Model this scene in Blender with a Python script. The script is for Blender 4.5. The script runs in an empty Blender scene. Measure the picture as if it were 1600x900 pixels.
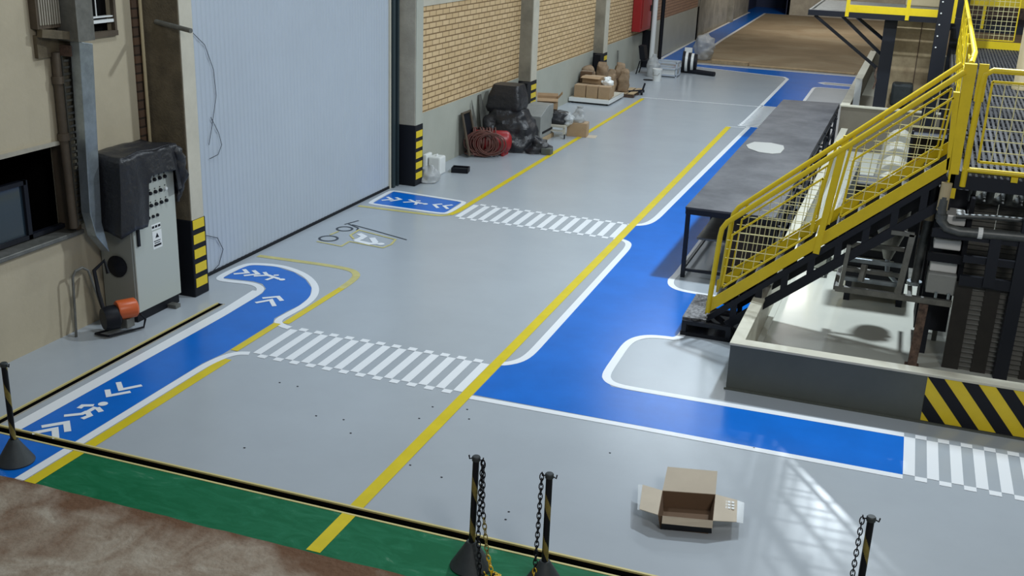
import bpy, bmesh, math, random
from mathutils import Vector, Matrix, noise
PI = math.pi
random.seed(7)
S = bpy.context.scene
# ------------------------------------------------------------------ camera
CF, CP, CR, CY, CH = 1687.25, .333157, .0389324, .332812, 5.0
_cp, _sp, _cy, _sy = math.cos(CP), math.sin(CP), math.cos(CY), math.sin(CY)
W = Vector((-_sy*_cp, _cy*_cp, -_sp)); R0 = Vector((_cy, _sy, 0)); U0 = R0.cross(W)
RR = math.cos(CR)*R0 + math.sin(CR)*U0; UU = -math.sin(CR)*R0 + math.cos(CR)*U0
cd = bpy.data.cameras.new('camera'); cam = bpy.data.objects.new('camera', cd); S.collection.objects.link(cam)
cd.sensor_width = 36; cd.lens = CF/1600*36; cd.clip_end = 300
m = Matrix((RR, UU, -W)).transposed().to_4x4(); m.translation = (0, 0, CH); cam.matrix_world = m
S.camera = cam
def fl(x, y, z=0.0):                       # where a line of sight meets the level z
    d = RR*((x-800)/CF) - UU*((y-450)/CF) + W
    t = (z-CH)/d.z
    return Vector((d.x*t, d.y*t, z))
# ------------------------------------------------------------------ light
S.view_settings.view_transform = 'Standard'; S.view_settings.look = 'None'
S.view_settings.gamma = 1; S.view_settings.use_curve_mapping = False
S.view_settings.exposure = 0.0
wd = bpy.data.worlds.new('world'); S.world = wd; wd.use_nodes = True
wd.node_tree.nodes['Background'].inputs[0].default_value = (.78, .88, 1, 1)
wd.node_tree.nodes['Background'].inputs[1].default_value = .17
def lamp(loc, power, size, col=(.83, .93, 1), target=None):
    l = bpy.data.lights.new('hall_or_fill_light', 'AREA'); l.shape = 'DISK'; l.size = size; l.energy = power; l.color = col
    o = bpy.data.objects.new('hall_or_fill_light', l); S.collection.objects.link(o); o.location = loc
    if target:
        o.rotation_euler = (Vector(target)-Vector(loc)).to_track_quat('-Z', 'Y').to_euler()
    return o
lamp((.5, 16.2, 9.0), 1050, .6)
lamp((-.08, 24.6, 8.0), 520, .2)
lamp((-5.8, 10.5, 9.0), 180, 1.2)  # unseen fill added to lift the left foreground
lamp((-5.0, 31, 9.2), 520, 5)
lamp((-4.0, 42, 9.0), 260, 4, (1, .95, .86))
lamp((-3.0, 55, 6.8), 650, 2, (1, .95, .88), (-4, 66, .5))  # added fill aimed at the rear wall to brighten it
lamp((-3.0, 52, 7.0), 200, 2, (1, .95, .88))  # extra unseen fill that keeps the far end from going dark
lamp((3.2, 1.0, 8.6), 420, 2.5, (1, .97, .92), (.2, 14, 1.5))  # added front fill above the camera, tilted at the stair
# ------------------------------------------------------------------ materials
MATS = {}
def mat(name, col, rough=.6, metal=0, vary=0, vscale=4, bump=0, bscale=40, coat=0, alpha=1, trans=0, col2=None, spec=.5):
    if name in MATS: return MATS[name]
    m = bpy.data.materials.new(name); m.use_nodes = True; nt = m.node_tree; b = nt.nodes['Principled BSDF']
    b.inputs['Base Color'].default_value = (*col, 1); b.inputs['Roughness'].default_value = rough
    b.inputs['Metallic'].default_value = metal; b.inputs['Coat Weight'].default_value = coat
    b.inputs['Coat Roughness'].default_value = .08; b.inputs['Alpha'].default_value = alpha
    b.inputs['Transmission Weight'].default_value = trans; b.inputs['Specular IOR Level'].default_value = spec
    if vary or bump:
        tc = nt.nodes.new('ShaderNodeTexCoord')
    if vary:
        n = nt.nodes.new('ShaderNodeTexNoise'); n.inputs['Scale'].default_value = vscale; n.inputs['Detail'].default_value = 8
        n.inputs['Roughness'].default_value = .65
        nt.links.new(tc.outputs['Object'], n.inputs['Vector'])
        r = nt.nodes.new('ShaderNodeValToRGB'); r.color_ramp.elements[0].position = .35; r.color_ramp.elements[1].position = .68
        c2 = col2 or tuple(c*(1-vary) for c in col)
        r.color_ramp.elements[0].color = (*c2, 1); r.color_ramp.elements[1].color = (*col, 1)
        nt.links.new(n.outputs['Fac'], r.inputs['Fac']); nt.links.new(r.outputs['Color'], b.inputs['Base Color'])
    if bump:
        n2 = nt.nodes.new('ShaderNodeTexNoise'); n2.inputs['Scale'].default_value = bscale; n2.inputs['Detail'].default_value = 6
        nt.links.new(tc.outputs['Object'], n2.inputs['Vector'])
        bp = nt.nodes.new('ShaderNodeBump'); bp.inputs['Strength'].default_value = bump; bp.inputs['Distance'].default_value = .02
        nt.links.new(n2.outputs['Fac'], bp.inputs['Height']); nt.links.new(bp.outputs['Normal'], b.inputs['Normal'])
    MATS[name] = m
    return m
M_floor = mat('grey_epoxy', (.39, .43, .47), .24, vary=.06, vscale=.9, bump=.022, bscale=2.4, spec=.32)
M_blue = mat('blue_epoxy', (.004, .150, .62), .25, vary=.15, vscale=1.5, bump=.022, bscale=2.4, spec=.22)
M_green = None
M_white = mat('white_paint', (.78, .81, .84), .3, spec=.3)
M_yellow = mat('yellow_paint', (.70, .56, .02), .35, spec=.25, vary=.12, vscale=3)
M_pyellow = mat('worn_yellow_paint', (.62, .56, .2), .4, vary=.25, vscale=6)
M_dark = mat('dark_paint', (.035, .045, .06), .5)
M_plaster = mat('cream_plaster', (.47, .41, .295), .85, vary=.12, vscale=1.2, bump=.15, bscale=18)
M_greyplaster = mat('grey_green_plaster', (.40, .41, .355), .8, vary=.1, vscale=1.3, bump=.1)
M_farplaster = mat('stained_plaster', (.33, .31, .25), .85, vary=.4, vscale=1.4)
M_concrete = mat('pillar_concrete', (.42, .39, .32), .85, vary=.25, vscale=2.5, bump=.2, bscale=25)
M_pale = mat('pale_concrete', (.55, .52, .43), .8, vary=.15, vscale=3)
M_darkcon = mat('brown_concrete', (.15, .12, .075), .9, vary=.4, vscale=5, bump=.3)
M_door = mat('corrugated_sheet', (.43, .485, .555), .5, metal=.0, vary=.05, vscale=.8)
M_teal = mat('dark_teal_steel', (.035, .055, .065), .45, metal=.3)
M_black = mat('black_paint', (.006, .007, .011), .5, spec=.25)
M_steelblack = mat('black_steel', (.009, .011, .018), .45, spec=.35)
M_trench = mat('trench_black', (.004, .004, .004), .95, spec=.05)
M_cream = mat('cream_edge', (.6, .52, .22), .5)
M_saf = mat('safety_yellow', (.74, .55, .012), .38, vary=.08, vscale=8)
M_wire = mat('mesh_wire', (.72, .66, .34), .4)
M_galv = mat('galvanised_steel', (.42, .48, .52), .35, metal=.75, vary=.3, vscale=7)
M_gsteel = mat('grey_steel', (.22, .22, .2), .45, metal=.5, vary=.35, vscale=8)
M_pipe = mat('dull_pipe', (.13, .14, .14), .45, metal=.5, vary=.4, vscale=9)
M_rust = mat('rusty_steel', (.16, .10, .07), .8, vary=.65, vscale=12, col2=(.035, .02, .015))
M_basin = mat('white_epoxy_lining', (.56, .57, .51), .18, vary=.06, vscale=1.2, coat=.4)
M_basinside = mat('dark_grey_green_paint', (.088, .098, .084), .5, vary=.12, vscale=3)
M_rim = mat('cream_rim', (.56, .54, .44), .5, vary=.08)
M_tallb = mat('taupe_concrete', (.17, .15, .115), .75, vary=.1)
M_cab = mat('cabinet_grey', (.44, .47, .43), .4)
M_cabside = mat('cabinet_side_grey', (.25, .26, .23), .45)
M_plastic = mat('black_plastic_sheet', (.016, .017, .021), .42, bump=.7, bscale=14)
M_clear = mat('clear_plastic', (.8, .84, .86), .25, alpha=.42)
M_wrap = mat('cloudy_plastic', (.5, .52, .53), .35, alpha=.62, bump=.6, bscale=12)
M_card = mat('cardboard', (.40, .27, .155), .8, vary=.12, vscale=9)
M_cardin = mat('darkened_cardboard', (.125, .072, .038), .85, vary=.1)  # carton interior shade put into this darker cardboard colour
M_cardpale = mat('pale_cardboard', (.52, .45, .35), .75, vary=.08)
M_sack = mat('kraft_paper', (.30, .21, .13), .85, vary=.3, vscale=8, bump=.4, bscale=14)
M_wood = mat('pine_wood', (.45, .33, .19), .8, vary=.3, vscale=6)
M_red = mat('red_enamel', (.30, .012, .015), .4, vary=.1)
M_hose = mat('brown_rubber', (.12, .045, .035), .5)
M_orange = mat('orange_enamel', (.62, .12, .03), .35)
M_plate = mat('table_plate', (.10, .102, .112), .55, vary=.6, vscale=1.6, col2=(.038, .04, .048), bump=.1, bscale=5, spec=.3)
M_patch = mat('pale_grey_sheet', (.36, .36, .34), .6)
M_mottle = mat('mottled_tread', (.3, .3, .31), .5, vary=.95, vscale=30, metal=.3)
M_tank = mat('stained_beige_tank', (.62, .50, .31), .6, vary=.5, vscale=1.3, col2=(.26, .18, .10))
M_beige = mat('beige_pipe', (.46, .38, .23), .5, vary=.1)
M_whitebox = mat('white_enamel', (.75, .77, .76), .25)
M_glass = mat('dark_glass', (.02, .035, .05), .08, spec=.7)
M_brown = mat('dark_brown_sheet', (.1, .075, .05), .7, vary=.3)
M_cone = mat('dark_rubber', (.035, .045, .05), .6, vary=.3, vscale=12)
M_grate = mat('grating_steel', (.07, .072, .082), .5, metal=.2, vary=.4, vscale=6)
M_chainy = mat('yellow_plastic', (.75, .5, .02), .4)
M_mesh_t = mat('perforated_tray', (.2, .18, .13), .7, vary=.4, vscale=30)
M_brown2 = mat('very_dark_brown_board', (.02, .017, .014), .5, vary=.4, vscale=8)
M_brown3 = mat('dark_brown_crate', (.035, .022, .014), .7, vary=.4, vscale=8)
M_housing = mat('machine_grey', (.27, .28, .27), .5, vary=.15)
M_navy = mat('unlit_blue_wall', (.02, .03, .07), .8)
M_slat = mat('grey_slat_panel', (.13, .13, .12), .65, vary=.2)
M_cover = mat('pale_cover', (.36, .35, .3), .6)
def brick(name, c1, c2, mortar):
    m = bpy.data.materials.new(name); m.use_nodes = True; nt = m.node_tree; b = nt.nodes['Principled BSDF']
    tc = nt.nodes.new('ShaderNodeTexCoord'); sp = nt.nodes.new('ShaderNodeSeparateXYZ'); cb = nt.nodes.new('ShaderNodeCombineXYZ')
    nt.links.new(tc.outputs['Object'], sp.inputs[0]); nt.links.new(sp.outputs[1], cb.inputs[0]); nt.links.new(sp.outputs[2], cb.inputs[1])
    t = nt.nodes.new('ShaderNodeTexBrick'); nt.links.new(cb.outputs[0], t.inputs['Vector'])
    t.inputs['Scale'].default_value = 1; t.inputs['Brick Width'].default_value = .33; t.inputs['Row Height'].default_value = .113
    t.inputs['Mortar Size'].default_value = .013; t.inputs['Mortar Smooth'].default_value = .2
    t.inputs['Color1'].default_value = (*c1, 1); t.inputs['Color2'].default_value = (*c2, 1); t.inputs['Mortar'].default_value = (*mortar, 1)
    bp = nt.nodes.new('ShaderNodeBump'); bp.inputs['Strength'].default_value = .6; bp.inputs['Distance'].default_value = .02; bp.invert = True
    nt.links.new(t.outputs['Fac'], bp.inputs['Height']); nt.links.new(bp.outputs['Normal'], b.inputs['Normal'])
    nt.links.new(t.outputs['Color'], b.inputs['Base Color']); b.inputs['Roughness'].default_value = .85
    return m
M_brick = brick('tan_brick', (.66, .48, .27), (.57, .40, .21), (.20, .12, .05))
M_brick2 = brick('reddish_brick', (.38, .23, .15), (.32, .2, .13), (.2, .12, .08))
M_brick3 = brick('brown_brick', (.12, .065, .035), (.08, .048, .03), (.03, .02, .012))
def green_mat():
    m = bpy.data.materials.new('scuffed_green_epoxy'); m.use_nodes = True; nt = m.node_tree; b = nt.nodes['Principled BSDF']
    tc = nt.nodes.new('ShaderNodeTexCoord'); mp = nt.nodes.new('ShaderNodeMapping'); mp.inputs['Scale'].default_value = (1, 2.6, 1); mp.inputs['Rotation'].default_value = (0, 0, .5)
    nt.links.new(tc.outputs['Object'], mp.inputs[0])
    n = nt.nodes.new('ShaderNodeTexNoise'); n.inputs['Scale'].default_value = 2.3; n.inputs['Detail'].default_value = 9; n.inputs['Roughness'].default_value = .7; n.inputs['Distortion'].default_value = 1.2
    nt.links.new(mp.outputs[0], n.inputs['Vector'])
    r = nt.nodes.new('ShaderNodeValToRGB'); e = r.color_ramp.elements
    e[0].position = .42; e[0].color = (.0, .115, .042, 1); e[1].position = .78; e[1].color = (.16, .30, .2, 1); k = e.new(.6); k.color = (.008, .15, .065, 1)
    nt.links.new(n.outputs['Fac'], r.inputs['Fac']); nt.links.new(r.outputs['Color'], b.inputs['Base Color'])
    b.inputs['Roughness'].default_value = .5; b.inputs['Specular IOR Level'].default_value = .2
    return m
M_green = green_mat()
# rough outdoor slab: brown dust over grey concrete
def dirt_mat(name, a, b_, c, sc):
    m = bpy.data.materials.new(name); m.use_nodes = True; nt = m.node_tree; b = nt.nodes['Principled BSDF']
    tc = nt.nodes.new('ShaderNodeTexCoord')
    n = nt.nodes.new('ShaderNodeTexNoise'); n.inputs['Scale'].default_value = sc; n.inputs['Detail'].default_value = 10; n.inputs['Roughness'].default_value = .62
    n.inputs['Distortion'].default_value = .6
    nt.links.new(tc.outputs['Object'], n.inputs['Vector'])
    r = nt.nodes.new('ShaderNodeValToRGB'); e = r.color_ramp.elements
    e[0].position = .3; e[0].color = (*a, 1); e[1].position = .66; e[1].color = (*c, 1); k = e.new(.49); k.color = (*b_, 1)
    nt.links.new(n.outputs['Fac'], r.inputs['Fac']); nt.links.new(r.outputs['Color'], b.inputs['Base Color'])
    n2 = nt.nodes.new('ShaderNodeTexNoise'); n2.inputs['Scale'].default_value = sc*9; n2.inputs['Detail'].default_value = 8
    nt.links.new(tc.outputs['Object'], n2.inputs['Vector'])
    bp = nt.nodes.new('ShaderNodeBump'); bp.inputs['Strength'].default_value = .6; bp.inputs['Distance'].default_value = .03
    nt.links.new(n2.outputs['Fac'], bp.inputs['Height']); nt.links.new(bp.outputs['Normal'], b.inputs['Normal'])
    b.inputs['Roughness'].default_value = .9
    return m
M_dirt = dirt_mat('dusty_concrete', (.17, .10, .06), (.30, .24, .18), (.42, .37, .30), 2.1)
def edge_dust(m):                     # brown earth gathers along the slab edge
    nt = m.node_tree; b = nt.nodes['Principled BSDF']; src = b.inputs['Base Color'].links[0].from_socket
    tc = nt.nodes.new('ShaderNodeTexCoord'); sp = nt.nodes.new('ShaderNodeSeparateXYZ'); nt.links.new(tc.outputs['Object'], sp.inputs[0])
    n = nt.nodes.new('ShaderNodeTexNoise'); n.inputs['Scale'].default_value = 1.9; n.inputs['Detail'].default_value = 8; nt.links.new(tc.outputs['Object'], n.inputs['Vector'])
    a = nt.nodes.new('ShaderNodeMath'); a.operation = 'MULTIPLY_ADD'; nt.links.new(n.outputs['Fac'], a.inputs[0]); a.inputs[1].default_value = 1.3; nt.links.new(sp.outputs[1], a.inputs[2])
    mr = nt.nodes.new('ShaderNodeMapRange'); mr.inputs[1].default_value = 7.02; mr.inputs[2].default_value = 7.3; nt.links.new(a.outputs[0], mr.inputs[0])
    mx = nt.nodes.new('ShaderNodeMix'); mx.data_type = 'RGBA'; nt.links.new(mr.outputs[0], mx.inputs[0]); nt.links.new(src, mx.inputs[6]); mx.inputs[7].default_value = (.14, .07, .035, 1)
    nt.links.new(mx.outputs[2], b.inputs['Base Color'])
edge_dust(M_dirt)
M_far = dirt_mat('brown_dirt_floor', (.19, .15, .09), (.25, .19, .115), (.30, .25, .165), .35)
# ------------------------------------------------------------------ mesh helper
class MB:
    def __init__(s): s.v = []; s.f = []; s.m = []
    def add(s, vs, fs, mi=0):
        o = len(s.v); s.v += [tuple(v) for v in vs]; s.f += [tuple(i+o for i in f) for f in fs]; s.m += [mi]*len(fs); return s
    def box(s, x0, x1, y0, y1, z0, z1, mi=0, M=None):
        vs = [Vector((x, y, z)) for z in (z0, z1) for y in (y0, y1) for x in (x0, x1)]
        if M: vs = [M @ v for v in vs]
        return s.add(vs, [(0,2,3,1),(4,5,7,6),(0,1,5,4),(2,6,7,3),(0,4,6,2),(1,3,7,5)], mi)
    def bar(s, a, b, w, h=None, mi=0, up=(0,0,1)):   # rectangular bar from a to b
        a = Vector(a); b = Vector(b); h = h or w; d = (b-a).normalized(); u = Vector(up)
        if abs(d.dot(u)) > .98: u = Vector((0,1,0))
        r = d.cross(u).normalized(); u = r.cross(d).normalized()
        vs = [p + r*sx*w/2 + u*sz*h/2 for p in (a, b) for sx, sz in ((-1,-1),(1,-1),(1,1),(-1,1))]
        return s.add(vs, [(0,1,2,3),(7,6,5,4),(0,4,5,1),(1,5,6,2),(2,6,7,3),(3,7,4,0)], mi)
    def tube(s, pts, r, n=8, mi=0, cap=True, r1=None):
        pts = [Vector(p) for p in pts]; rings = []; N = len(pts); prev = None
        for i, p in enumerate(pts):
            d = (pts[min(i+1, N-1)]-pts[max(i-1, 0)]).normalized()
            u = prev if prev is not None else (Vector((0,0,1)) if abs(d.z) < .9 else Vector((1,0,0)))
            a = d.cross(u).normalized(); u2 = a.cross(d).normalized(); prev = u2
            rr = r if r1 is None else r+(r1-r)*i/(N-1)
            rings.append([p + (a*math.cos(2*PI*k/n)+u2*math.sin(2*PI*k/n))*rr for k in range(n)])
        vs = [v for g in rings for v in g]; fs = []
        for i in range(N-1):
            for k in range(n):
                fs.append((i*n+k, i*n+(k+1)%n, (i+1)*n+(k+1)%n, (i+1)*n+k))
        if cap: fs += [tuple(range(n))[::-1], tuple((N-1)*n+k for k in range(n))]
        return s.add(vs, fs, mi)
    def lathe(s, prof, c=(0,0,0), n=24, mi=0, axis=None):   # prof: (radius, height)
        q = Vector(axis).to_track_quat('Z', 'Y') if axis else None
        vs = []; fs = []
        for r, z in prof:
            for k in range(n):
                v = Vector((r*math.cos(2*PI*k/n), r*math.sin(2*PI*k/n), z))
                if q: v = q @ v
                vs.append(v+Vector(c))
        P = len(prof)
        for i in range(P-1):
            for k in range(n): fs.append((i*n+k, i*n+(k+1)%n, (i+1)*n+(k+1)%n, (i+1)*n+k))
        fs += [tuple(range(n))[::-1], tuple((P-1)*n+k for k in range(n))]
        return s.add(vs, fs, mi)
    def poly(s, pts, z=None, mi=0):
        return s.add([(p[0], p[1], z) if z is not None else p for p in pts], [tuple(range(len(pts)))], mi)
    def prism(s, pts, ext, mi=0):        # planar polygon pushed along ext
        n = len(pts); e = Vector(ext); vs = [Vector(p) for p in pts] + [Vector(p)+e for p in pts]
        fs = [tuple(range(n))[::-1], tuple(range(n, 2*n))] + [(i, (i+1)%n, n+(i+1)%n, n+i) for i in range(n)]
        return s.add(vs, fs, mi)
    def curve(s, pts, w, z, it=2, mi=0):
        pts = [Vector((p[0], p[1])) for p in pts]
        for _ in range(it):
            q = [pts[0]]
            for a, c in zip(pts, pts[1:]):
                L = (c-a).length; f = min(.25, .12/L if L > 0 else .25)
                q += [a.lerp(c, f), a.lerp(c, 1-f)]
            q.append(pts[-1]); pts = q
        return s.stroke(pts, w, z, mi)
    def stroke(s, pts, w, z, mi=0, caps=True):
        pts = [Vector((p[0], p[1])) for p in pts]
        n = len(pts); L = []; Rr = []
        for i in range(n):
            d0 = (pts[i]-pts[i-1]).normalized() if i else (pts[1]-pts[0]).normalized()
            d1 = (pts[i+1]-pts[i]).normalized() if i < n-1 else d0
            t = (d0+d1).normalized(); nn = Vector((-t.y, t.x)); c = max(.5, nn.dot(Vector((-d0.y, d0.x))))
            L.append(pts[i]+nn*w/2/c); Rr.append(pts[i]-nn*w/2/c)
        vs = [(p.x, p.y, z) for p in L+Rr]
        return s.add(vs, [(i, n+i, n+i+1, i+1) for i in range(n-1)], mi)
    def disc(s, c, r, z, n=20, mi=0, ry=None):
        return s.poly([(c[0]+r*math.cos(2*PI*k/n), c[1]+(ry or r)*math.sin(2*PI*k/n)) for k in range(n)], z, mi)
    def build(s, name, mats, parent=None, smooth=False, bevel=0, label=None, loc=None):
        if not isinstance(mats, (list, tuple)): mats = [mats]
        me = bpy.data.meshes.new(name)
        me.from_pydata([tuple(v) for v in s.v], [], s.f); me.update()
        for mt in mats: me.materials.append(mt)
        for p, i in zip(me.polygons, s.m): p.material_index = i
        bm = bmesh.new(); bm.from_mesh(me)
        if len(s.f) > 1: bmesh.ops.recalc_face_normals(bm, faces=bm.faces)
        for f in bm.faces:
            if len(s.f) >= 1 and abs(f.normal.z) > .99 and all(abs(v.co.z-f.verts[0].co.z) < 1e-6 for v in f.verts) and getattr(s, 'flat', False) and f.normal.z < 0: f.normal_flip()
            if smooth: f.smooth = True
        bm.to_mesh(me); bm.free()
        if smooth: 
            try: me.set_sharp_from_angle(angle=math.radians(38))
            except Exception: pass
        o = bpy.data.objects.new(name, me); S.collection.objects.link(o)
        if bevel:
            bv = o.modifiers.new('bevel', 'BEVEL'); bv.width = bevel; bv.segments = 2; bv.limit_method = 'ANGLE'
        if parent is not None:
            o.parent = parent
            if parent.type == 'EMPTY' or True: o.matrix_parent_inverse = parent.matrix_basis.inverted()
        if label: o['label'] = label
        return o
def flat():
    b = MB(); b.flat = True; return b
def thing(name, loc, label, cat, group=None):
    o = bpy.data.objects.new(name, None); S.collection.objects.link(o); o.location = loc; o.empty_display_size = .2
    o['label'] = label; o['category'] = cat
    if group: o['group'] = group
    return o
def tag(o, label, cat, group=None, kind=None):
    o['label'] = label; o['category'] = cat
    if group: o['group'] = group
    if kind: o['kind'] = kind
    return o
def struct(o, label=None):
    o['kind'] = 'structure'
    if label: o['label'] = label
    return o
def cyl(a, b, r, n=10): return MB().tube([a, b], r, n)
def lerp(a, b, t): return Vector(a).lerp(Vector(b), t)
def blob(rings, n=28, amp=.03, seed=0, fr=6):
    """rings: (cx,cy,z,rx,ry,squareness) lofted, with creases"""
    b = MB(); vs = []; fs = []
    for (cx, cy, z, rx, ry, sq) in rings:
        for k in range(n):
            a = 2*PI*k/n; c, s_ = math.cos(a), math.sin(a)
            e = sq; x = rx*math.copysign(abs(c)**e, c); y = ry*math.copysign(abs(s_)**e, s_)
            v = Vector((cx+x, cy+y, z)); d = noise.noise(v*fr+Vector((seed*3.1, 0, 0)))*amp
            nrm = Vector((c, s_, .3)); vs.append(v+nrm*d)
    P = len(rings)
    for i in range(P-1):
        for k in range(n): fs.append((i*n+k, i*n+(k+1)%n, (i+1)*n+(k+1)%n, (i+1)*n+k))
    fs += [tuple(range(n))[::-1], tuple((P-1)*n+k for k in range(n))]
    return b.add(vs, fs)
def rings_interp(keys, steps=5):
    out = []
    for a, b in zip(keys, keys[1:]):
        for i in range(steps): t = i/steps; out.append(tuple(x+(y-x)*t for x, y in zip(a, b)))
    out.append(keys[-1]); return out
# ================================================================== THE SETTING
# floor with two open trenches (across at Y 7.36-7.47, along at X -8.03..-7.94)
b = flat()
FX0, FX1 = -9.0, 7.0
for (x0, x1, y0, y1) in ((FX0, -8.035, 7.475, 11.38), (-7.935, FX1, 7.475, 11.38), (FX0, FX1, 11.38, 41.0), (FX0, FX1, 6.69, 7.355)):
    b.poly([(x0, y0), (x1, y0), (x1, y1), (x0, y1)], 0)
floor = struct(b.build('floor', M_floor), 'glossy light grey epoxy floor with painted lanes')
b = MB(); b.box(FX0, FX1, 6.692, 7.355, -.2, -.003); struct(b.build('floor', M_trench, floor), 'slab edge')  # slab coloured black for the shadow line along its edge
b = flat(); b.poly([(FX0, 41), (FX1, 41), (FX1, 67), (FX0, 67)], -.004); farfloor = struct(b.build('floor', M_far), 'rough brown dirt floor at the far end')
# rough slab in front
b = MB(); nx, ny = 90, 30; vs = []; fs = []
for j in range(ny+1):
    for i in range(nx+1):
        x = -10+13*i/nx; y = 2.6+4.1*j/ny
        z = -.03+.018*noise.noise(Vector((x*1.3, y*1.3, 0)))+.008*noise.noise(Vector((x*6, y*6, 3)))
        if j > ny-3: z = -.012+.01*noise.noise(Vector((x*4, y*3, 1)))
        if j == ny: z = .004; y = 6.70+.035*noise.noise(Vector((x*1.7, 5, 2)))+.015*noise.noise(Vector((x*9, 5, 2)))
        vs.append((x, y, z))
for j in range(ny):
    for i in range(nx): fs.append((j*(nx+1)+i, j*(nx+1)+i+1, (j+1)*(nx+1)+i+1, (j+1)*(nx+1)+i))
b.add(vs, fs); g = struct(b.build('floor', M_dirt, smooth=True), 'rough dusty brown and grey concrete apron')
# trenches
def trench(x0, x1, y0, y1, lab, along):
    t = thing('drainage_channel', ((x0+x1)/2, (y0+y1)/2, 0), lab, 'drain')
    b = MB(); b.box(x0, x1, y0, y1, -.2, -.17)
    w = .004
    b.box(x0, x0+w, y0, y1, -.17, -.005).box(x1-w, x1, y0, y1, -.17, -.005).box(x0, x1, y0, y0+w, -.17, -.005).box(x0, x1, y1-w, y1, -.17, -.005)
    b.build('channel', M_trench, t)
    e = .016
    if along == 'x':
        MB().box(x0, x1, y0-e, y0+e*.4, -.01, .006).build('edge_strip', M_cream, t)
        MB().box(x0, x1, y1-e*.4, y1+e, -.01, .006).build('edge_strip', M_cream, t)
    else:
        MB().box(x0-e, x0+e*.3, y0, y1, -.01, .006).build('edge_strip', M_cream, t)
        MB().box(x1-e*.3, x1+e*.6, y0, y1, -.01, .006).build('edge_strip', M_concrete, t)
    return t
trench(-9, 5, 7.357, 7.472, 'long open black drain channel with yellow edges crossing the foreground floor', 'x')
trench(-8.033, -7.937, 7.49, 11.38, 'black drain slot running between the left walkway and the cream wall', 'y')
# ---------------------------------------------------------------- painted markings (children of the floor)
def paint(name, b, m, lab=None): return b.build(name, m, floor, label=lab)
Z1, Z2, Z3 = .0018, .0034, .005
# green strip, irregular front
b = flat(); pts = [(-6.78, 7.34), (7, 7.34)]
for i in range(60):
    x = 7-13.8*i/59; pts.append((max(x, -6.8), 6.692))
b.poly(pts, Z1); paint('green_strip', b, M_green, 'green painted strip before the drain')
# left walkway
b = flat(); b.poly([(-7.67, 7.49), (-7.02, 7.49), (-7.04, 9.6), (-6.99, 9.95), (-7.0, 11.05), (-7.07, 11.2), (-7.06, 11.5), (-7.03, 11.75), (-7.07, 12.1), (-7.24, 12.44), (-7.5, 12.72), (-7.8, 12.92), (-8.16, 13.03), (-8.58, 12.95), (-8.56, 12.27), (-8.1, 12.33), (-7.93, 12.29), (-7.78, 12.14), (-7.72, 11.95), (-7.68, 11.0)], Z1)
b.poly([(-9, 6.7), (-7.02, 6.7), (-7.02, 7.34), (-9, 7.34)], Z1)
paint('blue_walkway', b, M_blue, 'blue walkway curving towards the sheet door')
b = flat(); w = .1
b.curve([(-7.72, 7.49), (-7.73, 11.0), (-7.77, 11.93), (-7.83, 12.1), (-7.95, 12.2), (-8.1, 12.24), (-8.45, 12.18), (-8.58, 12.2), (-8.63, 12.35), (-8.62, 12.9), (-8.5, 13.02), (-8.14, 13.1), (-7.78, 12.99), (-7.47, 12.79), (-7.19, 12.48), (-7.02, 12.12), (-6.97, 11.75), (-6.99, 11.4), (-7.0, 11.2), (-6.95, 11.08), (-6.83, 11.01), (-6.72, 10.99)], w, Z2)
b.stroke([(-6.965, 6.7), (-6.965, 7.34)], w, Z2); b.stroke([(-7.785, 7.49), (-7.8, 11.2), (-7.86, 12.0)], .085, Z2+.0003)
b.curve([(-6.965, 7.49), (-6.98, 9.6), (-6.93, 9.88), (-6.85, 10.03), (-6.72, 10.08)], w, Z2)
paint('white_border', b, M_white)
b = flat(); b.stroke([(-6.84, 6.7), (-6.84, 7.34)], .125, Z2+.0009); b.stroke([(-6.84, 7.49), (-6.86, 9.83)], .125, Z2-.0007)
b.stroke([(-6.93, 10.08), (-6.94, 11.06)], .1, Z2+.0005)
b.stroke([(-6.85, 11.1), (-6.86, 12.6)], .1, Z2-.0005)
paint('yellow_line', b, M_yellow)
b = flat(); b.curve([(-6.86, 12.6), (-6.88, 13.0), (-6.95, 13.25), (-7.15, 13.4), (-7.6, 13.42), (-8.68, 13.37)], .11, Z2-.0005); paint('yellow_line', b, M_pyellow, 'faded yellow line bending to the door')
# small blue crossing by the far end of the door
b = flat(); b.poly([(-8.56, 16.93), (-7.15, 16.9), (-7.18, 17.75), (-8.6, 17.87)], Z1); paint('blue_walkway', b, M_blue, 'short blue walkway at the far door edge')
b = flat(); b.curve([(-8.0, 16.87), (-8.55, 16.88), (-8.62, 16.95), (-8.66, 17.85), (-8.6, 17.94), (-7.17, 17.81), (-7.1, 17.7), (-7.1, 16.95), (-7.18, 16.86), (-8.0, 16.87)], .085, Z2); paint('white_border', b, M_white)
b = flat(); b.curve([(-8.7, 16.65), (-7.4, 16.69), (-7.15, 16.72), (-7.03, 16.85)], .1, Z2); paint('yellow_line', b, M_pyellow, 'faded yellow line')
b = flat(); b.stroke([(-7.03, 16.85), (-6.99, 17.1), (-7.0, 31.4)], .11, Z2+.0004); paint('yellow_line', b, M_yellow)
# centre line
b = flat(); b.stroke([(-3.96, 6.72), (-3.96, 7.35)], .13, Z3); b.stroke([(-3.96, 7.48), (-3.96, 28.1)], .13, Z3); paint('yellow_line', b, M_yellow, 'long straight yellow centre line')
b = flat(); b.stroke([(-4.0, 28.17), (-3.5, 28.2)], .05, Z2); b.stroke([(-7.1, 31.6), (-3.65, 31.85)], .07, Z2); paint('thin_line', b, M_white)
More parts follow.
